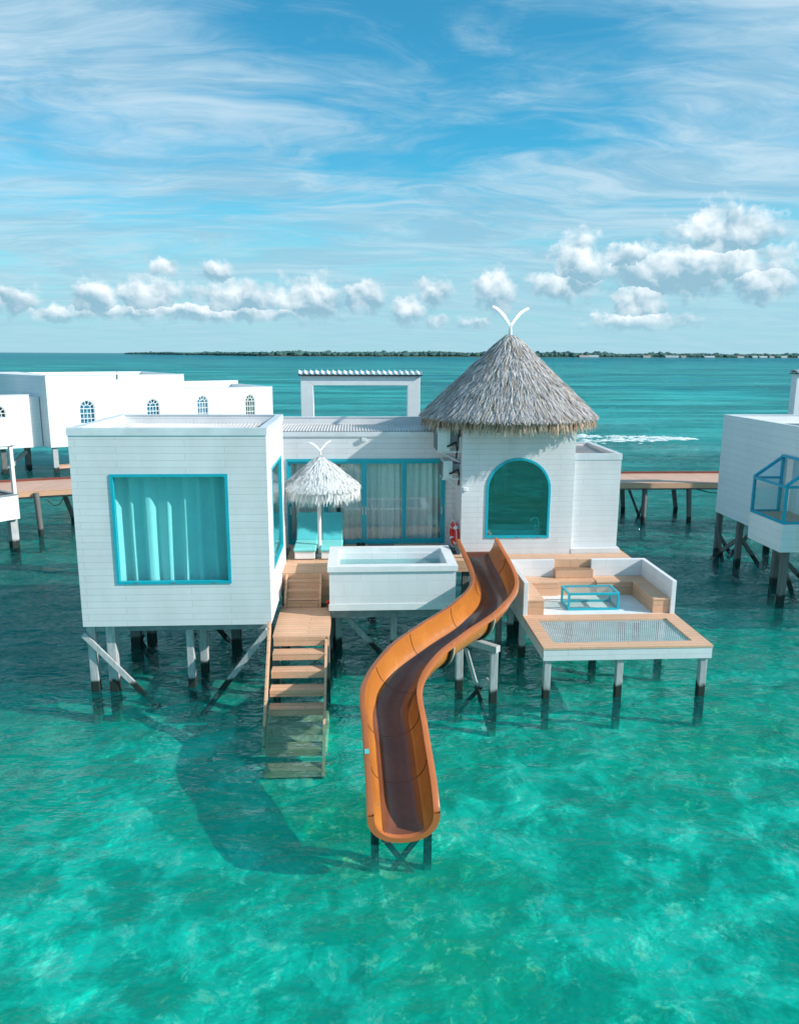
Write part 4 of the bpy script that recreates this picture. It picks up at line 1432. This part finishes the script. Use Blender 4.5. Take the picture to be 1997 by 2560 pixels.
# sticker near the exit on the left rim
p, r_, nz, dn, ks = SEC[-20]
c_ = p + r_ * (HW - 0.05) + nz * 0.026
MB().add([c_ + r_ * a + dn * b_ * 1.4 + nz * h for h in (0, 0.002) for a, b_ in ((-0.035, -0.035), (0.035, -0.035), (0.035, 0.035), (-0.035, 0.035))],
         ((0, 1, 2, 3), (4, 5, 6, 7), (0, 1, 5, 4), (1, 2, 6, 5), (2, 3, 7, 6), (3, 0, 4, 7))).build('sticker', M['label_teal'], slide)
# trestle half way and frame at the exit
for (x, y) in ((2.14, 15.17), (2.76, 14.55)):
    MB().box(x - 0.075, x + 0.075, y - 0.075, y + 0.075, -1.75, 1.10).build('leg', M['pile'], slide, bevel=0.012)
MB().bar((2.02, 15.29, 1.17), (2.83, 14.48, 1.17), 0.15, 0.14).build('cap_beam', M['pile'], slide, bevel=0.012)
for p, q in (((2.25, 15.0, 1.0), (2.78, 14.5, -0.9)), ((2.68, 14.68, 0.45), (2.1, 15.1, -0.5))):
    MB().bar(p, q, 0.035, 0.09).build('brace', M['pile'], slide, bevel=0.006)
for x in (0.24, 1.04):
    MB().box(x - 0.06, x + 0.06, 10.32, 10.44, -1.75, 0.42 if x > 0.5 else 0.42).build('leg', M['piledark'], slide, bevel=0.012)
MB().bar((0.14, 10.38, 0.12), (1.14, 10.38, 0.12), 0.10, 0.10).build('cap_beam', M['piledark'], slide)
for p, q in (((0.28, 10.3, 0.0), (1.0, 10.3, -1.0)), ((1.0, 10.34, 0.0), (0.28, 10.34, -1.0))):
    MB().bar(p, q, 0.04, 0.08).build('brace', M['piledark'], slide)
for (x, y, zt) in ((2.55, 17.2, 1.45), (3.35, 17.2, 1.45)):
    MB().box(x - 0.07, x + 0.07, y - 0.07, y + 0.07, -1.75, zt).build('leg', M['piledark'], slide, bevel=0.012)

# ------------------------------------------------------------------ entrance portals
def portal(label, x0, x1, y, zin, ztop, dep=0.38, z0=1.75, wl=0.39):
    t = thing('entrance_portal', label, 'portal', ((x0 + x1) / 2, y, z0), 0, 'square white entrance portals')
    F = FR(y)
    o_ = [(x0, z0), (x0, ztop), (x1, ztop), (x1, z0)]
    i_ = [(x0 + wl, z0), (x0 + wl, zin), (x1 - wl, zin), (x1 - wl, z0)]
    for k in range(3):
        mb = MB()
        a, b_ = (o_[k], o_[k + 1]), (i_[k], i_[k + 1])
        mb.outline([a[0], a[1], b_[1], b_[0]], F, dep)
        mb.build('post' if k != 1 else 'lintel', M['white'], t, bevel=0.012)
    mb = MB()
    n = 22
    pts = []
    N = n * 8
    for i in range(N + 1):
        x = x0 - 0.06 + (x1 - x0 + 0.12) * i / N
        ph = (i % 8) / 8
        pts.append((x, ztop + 0.05 + (0.04 if ph < 0.25 else 0.0) + 0.012 * math.sin(ph * 2 * math.pi)))
    top = [(x, y - 0.09, z) for x, z in pts] + [(x, y + dep * 0.5, z + 0.09) for x, z in pts] + [(x, y + dep + 0.09, z) for x, z in pts]
    m_ = N + 1
    mb.add(top, [(r * m_ + i, r * m_ + i + 1, (r + 1) * m_ + i + 1, (r + 1) * m_ + i) for r in range(2) for i in range(N)])
    mb.build('roof_sheet', M['trim'], t, fix=False)
    mb = MB()
    mb.box(x0 - 0.06, x1 + 0.06, y - 0.085, y - 0.06, ztop + 0.004, ztop + 0.042)
    mb.box(x0 - 0.06, x1 + 0.06, y - 0.06, y + dep + 0.08, ztop + 0.004, ztop + 0.03)
    mb.build('roof_edge', M['black'], t)
    return t


portal('free standing white square portal frame with ribbed cap behind the main roof', -1.70, 1.98, 24.0, 6.05, 6.34)
portal('white portal frame cut by the right edge behind the right villa', 17.0, 20.6, 29.2, 6.02, 6.32)

# ------------------------------------------------------------------ boardwalk
bwk = thing('boardwalk', 'long reddish timber boardwalk on dark piles behind the villas', 'boardwalk', (0, 32, 0))
WZ = 1.74
LINE = [(-19.0, 27.4), (-15.5, 28.9), (-12.5, 30.1), (-9.5, 31.1), (-6.0, 31.6), (0.0, 31.5), (8.0, 31.3), (22.0, 31.2), (40.0, 31.2)]
WID = 2.6


def offs(i, d):
    a = Vector(LINE[max(i - 1, 0)]); b_ = Vector(LINE[min(i + 1, len(LINE) - 1)])
    t2 = (b_ - a).normalized()
    n2 = Vector((-t2.y, t2.x))
    q = Vector(LINE[i]) + n2 * d
    return q


def strip(d0, d1, z0, z1):
    mb = MB()
    for i in range(len(LINE) - 1):
        a, b_, c_, d_ = offs(i, d0), offs(i + 1, d0), offs(i + 1, d1), offs(i, d1)
        vs = [(q.x, q.y, z) for z in (z0, z1) for q in (a, b_, c_, d_)]
        mb.add(vs, ((0, 3, 2, 1), (4, 5, 6, 7), (0, 1, 5, 4), (2, 3, 7, 6), (1, 2, 6, 5), (3, 0, 4, 7)))
    return mb


strip(0, WID, WZ - 0.06, WZ).build('deck', M['walk'], bwk)
strip(-0.06, -0.004, WZ - 0.22, WZ - 0.01).build('edge_beam', M['deckv'], bwk)
strip(WID + 0.004, WID + 0.10, WZ - 0.15, WZ + 0.09).build('kerb', M['redwood'], bwk)
strip(0.15, 0.35, WZ - 0.32, WZ - 0.07).build('edge_beam', M['beam'], bwk)
for (x, y, r_, lean) in ((-12.35, 30.0, 0.10, 0.05), (-12.0, 32.3, 0.10, 0.35), (-9.9, 31.3, 0.1, 0), (12.2, 31.45, 0.10, 0), (14.15, 31.4, 0.10, 0.08), (12.0, 33.5, 0.10, 0.1), (14.45, 33.6, 0.10, 0.2), (17.0, 31.4, 0.1, 0), (-15, 29.6, 0.1, 0), (9.5, 31.4, 0.1, 0), (9.5, 33.4, 0.1, 0)):
    MB().tube([(x, y, -1.75), (x + lean * 0.3, y, 0.2), (x - lean, y + 0.02, WZ - 0.07)], [r_ * 1.05, r_, r_ * 1.1], 8).build('pile', M['piledark'], bwk, smooth=60)
for p, q in (((12.1, 33.45, 1.4), (12.6, 32.6, -0.3)), ((12.3, 31.6, 1.0), (12.4, 32.9, -0.4))):
    MB().bar(p, q, 0.07, 0.09).build('brace', M['piledark'], bwk)
mb = MB()
mb.tube([(14.4, 31.35, 1.45), (15.0, 31.3, 1.30), (15.8, 31.3, 1.27), (16.6, 31.3, 1.32)], 0.02, 6)
mb.tube([(-12.0, 30.0, 1.40), (-11.8, 30.1, 1.15), (-11.6, 30.2, 1.18), (-11.45, 30.2, 1.42)], 0.018, 6)
mb.build('cable', M['black'], bwk)

# ------------------------------------------------------------------ right villa
rv = thing('neighbour_villa', 'white flat roofed villa with blue glazed bay cut by the right edge', 'villa', (12.66, 23, 0))
RX, RY0, RY1, RZ0, RZ1 = 12.66, 19.2, 25.95, 1.6, 5.0
mb = MB()
mb.box(RX, RX + 0.12, 21.975, RY1, RZ0, RZ1)
mb.box(RX, RX + 0.12, RY0, 21.975, 4.12, RZ1)
mb.box(RX, RX + 0.12, RY0, 20.12, RZ0, 4.12)
mb.box(RX + 0.12, 20.0, RY1 - 0.12, RY1, RZ0, RZ1)
mb.box(RX + 0.12, 20.0, RY0, RY0 + 0.12, RZ0, RZ1)
mb.box(RX + 0.12, 20.0, RY0 + 0.12, RY1 - 0.12, RZ0, RZ0 + 0.15)
mb.box(RX + 0.12, 20.0, RY0 + 0.12, RY1 - 0.12, RZ1 - 0.45, RZ1 - 0.35)
mb.build('wall', M['bigsiding'], rv)
mb = MB()
mb.box(RX - 0.015, RX + 0.14, RY0, RY1, RZ1 + 0.002, RZ1 + 0.02)
mb.box(RX + 0.142, 20.0, RY1 - 0.14, RY1, RZ1 + 0.002, RZ1 + 0.02)
mb.build('parapet_trim', M['trim'], rv)
corrugated(RX + 0.7, 19.9, RY0 + 0.2, RY1 - 0.9, RZ1 - 0.34, RZ1 - 0.22, 60, 0.015).build('roof_sheet', simple('grey_roof_sheet', (0.42, 0.44, 0.42), 0.5), rv)
QX, QB, QF = 11.78, 21.97, 20.17     # bay: outer x, back y, front y
QZ0, QZ1, QR = 2.42, 3.50, 4.11
bay = MB().box(QX, RX - 0.002, QF, QB, RZ0 + 0.02, QZ0 - 0.002).build('bay_base', M['bigsiding'], rv)
MB().box(QX + 0.06, RX + 2.5, QF + 0.06, QB - 0.04, QZ0, QZ0 + 0.02).build('bay_floor', M['walk'], rv)
f = 0.075
fr_ = MB()
P8 = {'fl': (QX, QF), 'bl': (QX, QB), 'fr': (RX, QF), 'br': (RX, QB)}
for (x, y) in ((QX + f / 2, QF + f / 2), (QX + f / 2, QB - f / 2)):
    fr_.box(x - f / 2, x + f / 2, y - f / 2, y + f / 2, QZ0 + 0.001, QZ1)
fr_.box(RX - f, RX - 0.004, QB - f, QB, QZ0 + 0.001, QR)
for z in (QZ0 + f / 2, QZ1 - f / 2):
    fr_.box(QX + 0.003, QX + f - 0.003, QF + f, QB - f, z - f / 2 + 0.003, z + f / 2 - 0.003)
    fr_.box(QX + f, RX - 0.004, QF + 0.003, QF + f - 0.003, z - f / 2 + 0.003, z + f / 2 - 0.003)
    fr_.box(QX + f, RX - f, QB - f + 0.003, QB - 0.003, z - f / 2 + 0.003, z + f / 2 - 0.003)
for y in (QF + f / 2, QB - f / 2):
    fr_.bar((QX + 0.02, y, QZ1), (RX - 0.02, y, QR), f, f)
fr_.bar((RX - 0.05, QF, QR), (RX - 0.05, QB, QR), f, f)
bfr = fr_.build('bay_frame', M['teal_far'], rv)
gp = MB()
gp.box(QX + 0.03, QX + 0.036, QF + f, QB - f, QZ0 + f, QZ1 - f)
gp.build('pane', M['glass_far'], bfr)
gp = MB().box(QX + f, RX - 0.01, QF + 0.03, QF + 0.036, QZ0 + f, QZ1 - f)
gp.build('pane', M['glass_far'], bfr)
gp = MB().box(QX + f, RX - f, QB - 0.036, QB - 0.03, QZ0 + f, QZ1 - f)
gp.build('pane', M['glass_far'], bfr)
gp = MB().add([(QX + 0.02, QF + f, QZ1 + 0.01), (RX - 0.05, QF + f, QR), (RX - 0.05, QB - f, QR), (QX + 0.02, QB - f, QZ1 + 0.01), (QX + 0.02, QF + f, QZ1 + 0.016), (RX - 0.05, QF + f, QR + 0.006), (RX - 0.05, QB - f, QR + 0.006), (QX + 0.02, QB - f, QZ1 + 0.016)], ((0, 1, 2, 3), (4, 5, 6, 7), (0, 1, 5, 4), (1, 2, 6, 5), (2, 3, 7, 6), (3, 0, 4, 7)))
gp.build('pane', M['glass_far'], bfr)
curtain_mesh(FRX(RX + 0.25, 1), QF, QB - 0.1, QZ0 + 0.02, 4.1, 0.0, 0.02, 0.16, 31).build('curtain', M['curtain'], rv, smooth=80)
for (x, y) in ((12.85, 26.0), (12.9, 24.6), (12.95, 22.35), (14.9, 26.4), (14.6, 22.3), (16.5, 22.4), (12.2, 20.6)):
    MB().box(x - 0.09, x + 0.09, y - 0.09, y + 0.09, -1.75, RZ0 + 0.02).build('stilt', M['piledark'], rv, bevel=0.015)
for p, q in (((12.72, 25.9, 1.1), (12.98, 25.75, -0.2)), ((12.85, 26.2, 0.9), (13.9, 26.9, -0.3)), ((12.9, 24.6, 0.95), (12.75, 26.2, -0.2)), ((13.0, 24.6, 0.9), (14.0, 25.1, -0.2)), ((12.85, 22.3, 1.4), (13.35, 21.7, -0.4)), ((13.05, 22.5, 1.0), (14.6, 22.7, -0.4)), ((14.2, 25.9, 1.1), (13.6, 26.6, -0.3))):
    MB().bar(p, q, 0.06, 0.13).build('brace', M['piledark'], rv)

# ------------------------------------------------------------------ far left villa with arched windows
ANG = R(30.85)
lv = thing('far_villa', 'long white villa with small arched windows behind the bedroom box at left', 'villa', (-17.96, 46.17, 0), ANG, local=True)
F0 = lambda u, w, d: (u, d, w)
mb = MB()
ZB, ZT = 1.5, 5.68
W1 = [(1.74, 2.62, 2.80, 3.72, 0.50), (5.70, 6.52, 2.80, 3.72, 0.48)]
wall(mb, F0, 0, 8.17, ZB, ZT, 0.15, W1)
mb.outline([(0.0, 0.152), (-2.9, 11.0), (0.15, 11.0), (0.15, 0.152)], lambda u, w, d: (u, w, ZB + d), ZT - ZB)
mb.box(8.02, 8.17, 0.15, 9.0, ZB, ZT)
mb.box(0.15, 8.02, 8.85, 9.0, ZB, ZT)
mb.box(0.15, 8.02, 0.9, 8.85, ZB, ZT - 0.3)
mb.build('main_wall', M['bigsiding'], lv)
mb = MB()
W2 = [(8.93, 9.70, 2.80, 3.86, 0.46), (12.25, 12.97, 2.80, 3.86, 0.46)]
wall(mb, F0, 8.172, 14.27, ZB, 4.79, 0.15, W2)
mb.box(8.172, 8.30, 0.15, 7.0, ZB, 4.79)
mb.box(14.12, 14.27, 0.15, 7.0, ZB, 4.79)
mb.box(8.30, 14.12, 6.85, 7.0, ZB, 4.79)
mb.box(8.30, 14.12, 0.9, 6.85, ZB, 4.5)
mb.box(9.2, 14.1, 5.6, 5.72, 4.79, 5.05)
mb.build('wing_wall', M['bigsiding'], lv)
mb = MB()
W3 = [(-3.0, -2.12, 2.80, 3.55, 0.48)]
Fw = lambda u, w, d: (u, 0.75 + d, w)
wall(mb, Fw, -4.6, -0.83, ZB, 4.58, 0.15, W3)
mb.box(-0.98, -0.83, 0.90, 4.0, ZB, 4.58)
mb.box(-4.6, -1.0, 1.8, 4.0, ZB, 4.4)
mb.box(-0.828, -0.275, 0.95, 4.0, ZB, 4.45)
mb.build('porch_wall', M['bigsiding'], lv)
mb = MB()
for (a, b_, c_, d_, z) in ((0, 8.17, -0.02, 0.17, ZT), (8.2, 14.29, -0.02, 0.17, 4.79), (-4.6, -0.81, 0.73, 0.92, 4.58), (0.152, 0.17, 0.172, 9.0, ZT)):
    mb.box(a, b_, c_, d_, z + 0.002, z + 0.03)
mb.build('parapet_trim', M['trim'], lv)


def arched_far(u0, u1, w0, sp, rise, F, curt):
    ou = rect(u0, u1, w0, sp)[:2] + arch_pts(u0, u1, w0, sp, rise, 14)
    e_ = 0.05
    i_ = [(u0 + e_, w0 + e_), (u1 - e_, w0 + e_)] + arch_pts(u0 + e_, u1 - e_, w0, sp, rise - e_, 14)
    mb = MB()
    frame_loop(mb, F, ou, i_, 0.02, 0.09)
    c_ = (u0 + u1) / 2
    b2 = 0.022

    def bar2(a, b_):
        mb.bar(F(a[0], a[1], 0.05), F(b_[0], b_[1], 0.05), b2 * 2, b2 * 2, (0.1, 1, 0))
    bar2((u0, sp), (u1, sp))
    bar2((c_, w0), (c_, sp))
    for fx in (0.27, 0.73):
        bar2((u0 + (u1 - u0) * fx, w0), (u0 + (u1 - u0) * fx, sp))
    for fz in (0.35, 0.68):
        bar2((u0, w0 + (sp - w0) * fz), (u1, w0 + (sp - w0) * fz))
    ir = 0.45
    arc = [(c_ + ir * (u1 - u0) / 2 * math.cos(math.pi * k / 10), sp + ir * rise * math.sin(math.pi * k / 10)) for k in range(11)]
    for k in range(10):
        bar2(arc[k], arc[k + 1])
    for a in (36, 72, 108, 144):
        bar2((c_ + ir * (u1 - u0) / 2 * math.cos(R(a)), sp + ir * rise * math.sin(R(a))), (c_ + (u1 - u0) / 2 * math.cos(R(a)), sp + rise * math.sin(R(a))))
    fo = mb.build('arched_window', M['enamel'], lv)
    g = MB()
    g.outline(i_, lambda u, w, d: F(u, w, 0.06 + d), 0.006)
    g.build('pane', glass_blue, fo)
    curtain_mesh(F, u0 + 0.02, u1 - 0.02, w0, sp + rise * 0.7, 0.22, 0.03, 0.16, int(u0 * 10) + 50).build('curtain', curt, lv, smooth=80)


glass_blue = glass('blue_tinted_glass', (0.70, 0.86, 0.94), 0.04)
tealc = simple('teal_curtain', (0.30, 0.62, 0.68), 0.9)
for (w_, F, cu) in ((W1[0], F0, tealc), (W1[1], F0, tealc), (W2[0], F0, M['curtain']), (W2[1], F0, M['goldcurtain']), (W3[0], Fw, M['dark'])):
    arched_far(w_[0] + 0.002, w_[1] - 0.002, w_[2] + 0.002, w_[3], w_[4] - 0.002, F, cu)
for (u, v) in ((0.25, 0.3), (3.0, 0.4), (-0.9, 2.5), (6, 0.4), (9, 0.4), (12, 0.4), (-2.4, 1.2), (-4.2, 1.2), (-0.6, 5.0)):
    MB().box(u - 0.14, u + 0.14, v - 0.14, v + 0.14, -1.75, ZB).build('stilt', M['pile'] if v < 0.35 else M['piledark'], lv)
MB().bar((-1.0, 2.4, 1.1), (-2.6, 1.6, -0.2), 0.12, 0.22).build('brace', M['pile'], lv)
MB().box(0.5, 5.0, 0.9, 1.5, 0.10, 0.28).build('swim_platform', M['walk'], lv)
mb = MB()
mb.tube([(4.05, -0.04, ZT - 0.25), (4.05, -0.04, ZT + 0.30)], 0.025, 6)
mb.build('vent_pipe', M['grey'], lv)

# ------------------------------------------------------------------ near left villa corner (terrace)
AN2 = math.atan2(0.77, 0.64)
tv = thing('terrace_villa', 'white villa terrace corner with posts and glazing cut by the left edge', 'villa', (-12.18, 27.94, 0), AN2, local=True)
# local frame: -X runs along the facade away to the left, +Y runs back
mb = MB()
mb.box(-5.0, 0, 0, 0.12, 1.10, 1.97)
mb.box(-0.10, 0.0, 0.12, 3.0, 1.10, 1.97)
mb.build('terrace_wall', M['white'], tv)
MB().box(-5.0, -0.1, 0.122, 3.0, 1.75, 1.95).build('terrace_floor', M['mat'], tv)
mb = MB()
mb.box(-5.0, 0.03, -0.03, 0.16, 1.972, 2.01)
mb.box(-0.13, 0.03, 0.162, 3.0, 1.972, 2.01)
mb.build('coping', M['beam'], tv)
MB().box(-0.14, -0.02, 0.01, 0.14, 2.012, 3.73).build('post', M['white'], tv, bevel=0.01)
mb = MB()
mb.box(-5.0, -0.10, -0.02, 0.12, 3.76, 4.76)
mb.box(-0.22, -0.10, 0.12, 3.0, 3.76, 4.76)
mb.build('fascia', M['siding'], tv)
MB().box(-5.0, 0.02, -0.04, 3.0, 3.732, 3.758).build('eave', M['beam'], tv)
mb = MB()
for (a, b_) in ((-1.35, -1.05), (-2.6, -2.4)):
    mb.box(a, b_, 0.8, 0.88, 2.0, 3.70)
MB().box(-5.0, -1.4, 3.002, 3.12, 1.10, 4.70).build('back_wall', M['bigsiding'], tv)
MB().box(-4.9, -0.38, 0.125, 2.99, 4.50, 4.60).build('roof', M['roofsheet'], tv)
MB().box(-5.12, -5.002, 0.0, 3.12, 1.10, 4.70).build('end_wall', M['bigsiding'], tv)
gf = mb.build('glazing_frame', M['white'], tv)
MB().box(-1.04, -0.7, 0.82, 0.828, 2.0, 3.70).build('pane', M['glass_far'], gf)
MB().box(-2.39, -1.36, 0.82, 0.828, 2.0, 3.70).build('pane', M['glass_side'], gf)
mb = MB().box(-5.0, -0.6, 0.78, 0.9, 1.955, 1.998)
mb.build('glazing_sill', M['cushion'], gf)
for (u, v) in ((-0.12, 0.35), (-2.6, 0.4), (-0.2, 2.6)):
    MB().box(u - 0.13, u + 0.13, v - 0.13, v + 0.13, -1.75, 1.10).build('stilt', M['pile'], tv)

# ------------------------------------------------------------------ boat wake
mb = MB()
rr = random.Random(4)
for k in range(380):
    f = rr.random()
    x = 18.5 + 10.2 * f
    br_ = rr.choice((-1, 1))
    y = 64.1 + br_ * (1.0 - f) ** 0.7 * 2.0 + rr.gauss(0, 0.35 + 0.5 * (1 - f))
    l_, w_ = rr.uniform(0.08, 0.45), rr.uniform(0.015, 0.06)
    z = 0.03 + rr.uniform(0, 0.05)
    mb.add([(x - l_, y, z), (x, y - w_, z), (x + l_, y, z), (x, y + w_, z), (x, y, z + 0.06)], ((0, 1, 4), (1, 2, 4), (2, 3, 4), (3, 0, 4)))
wk = mb.build('boat_wake', simple('sea_foam', (0.75, 0.8, 0.8), 0.8), fix=False)
tag(wk, 'white streak of foam left on the water beyond the thatched roof', 'wake', kind='stuff')
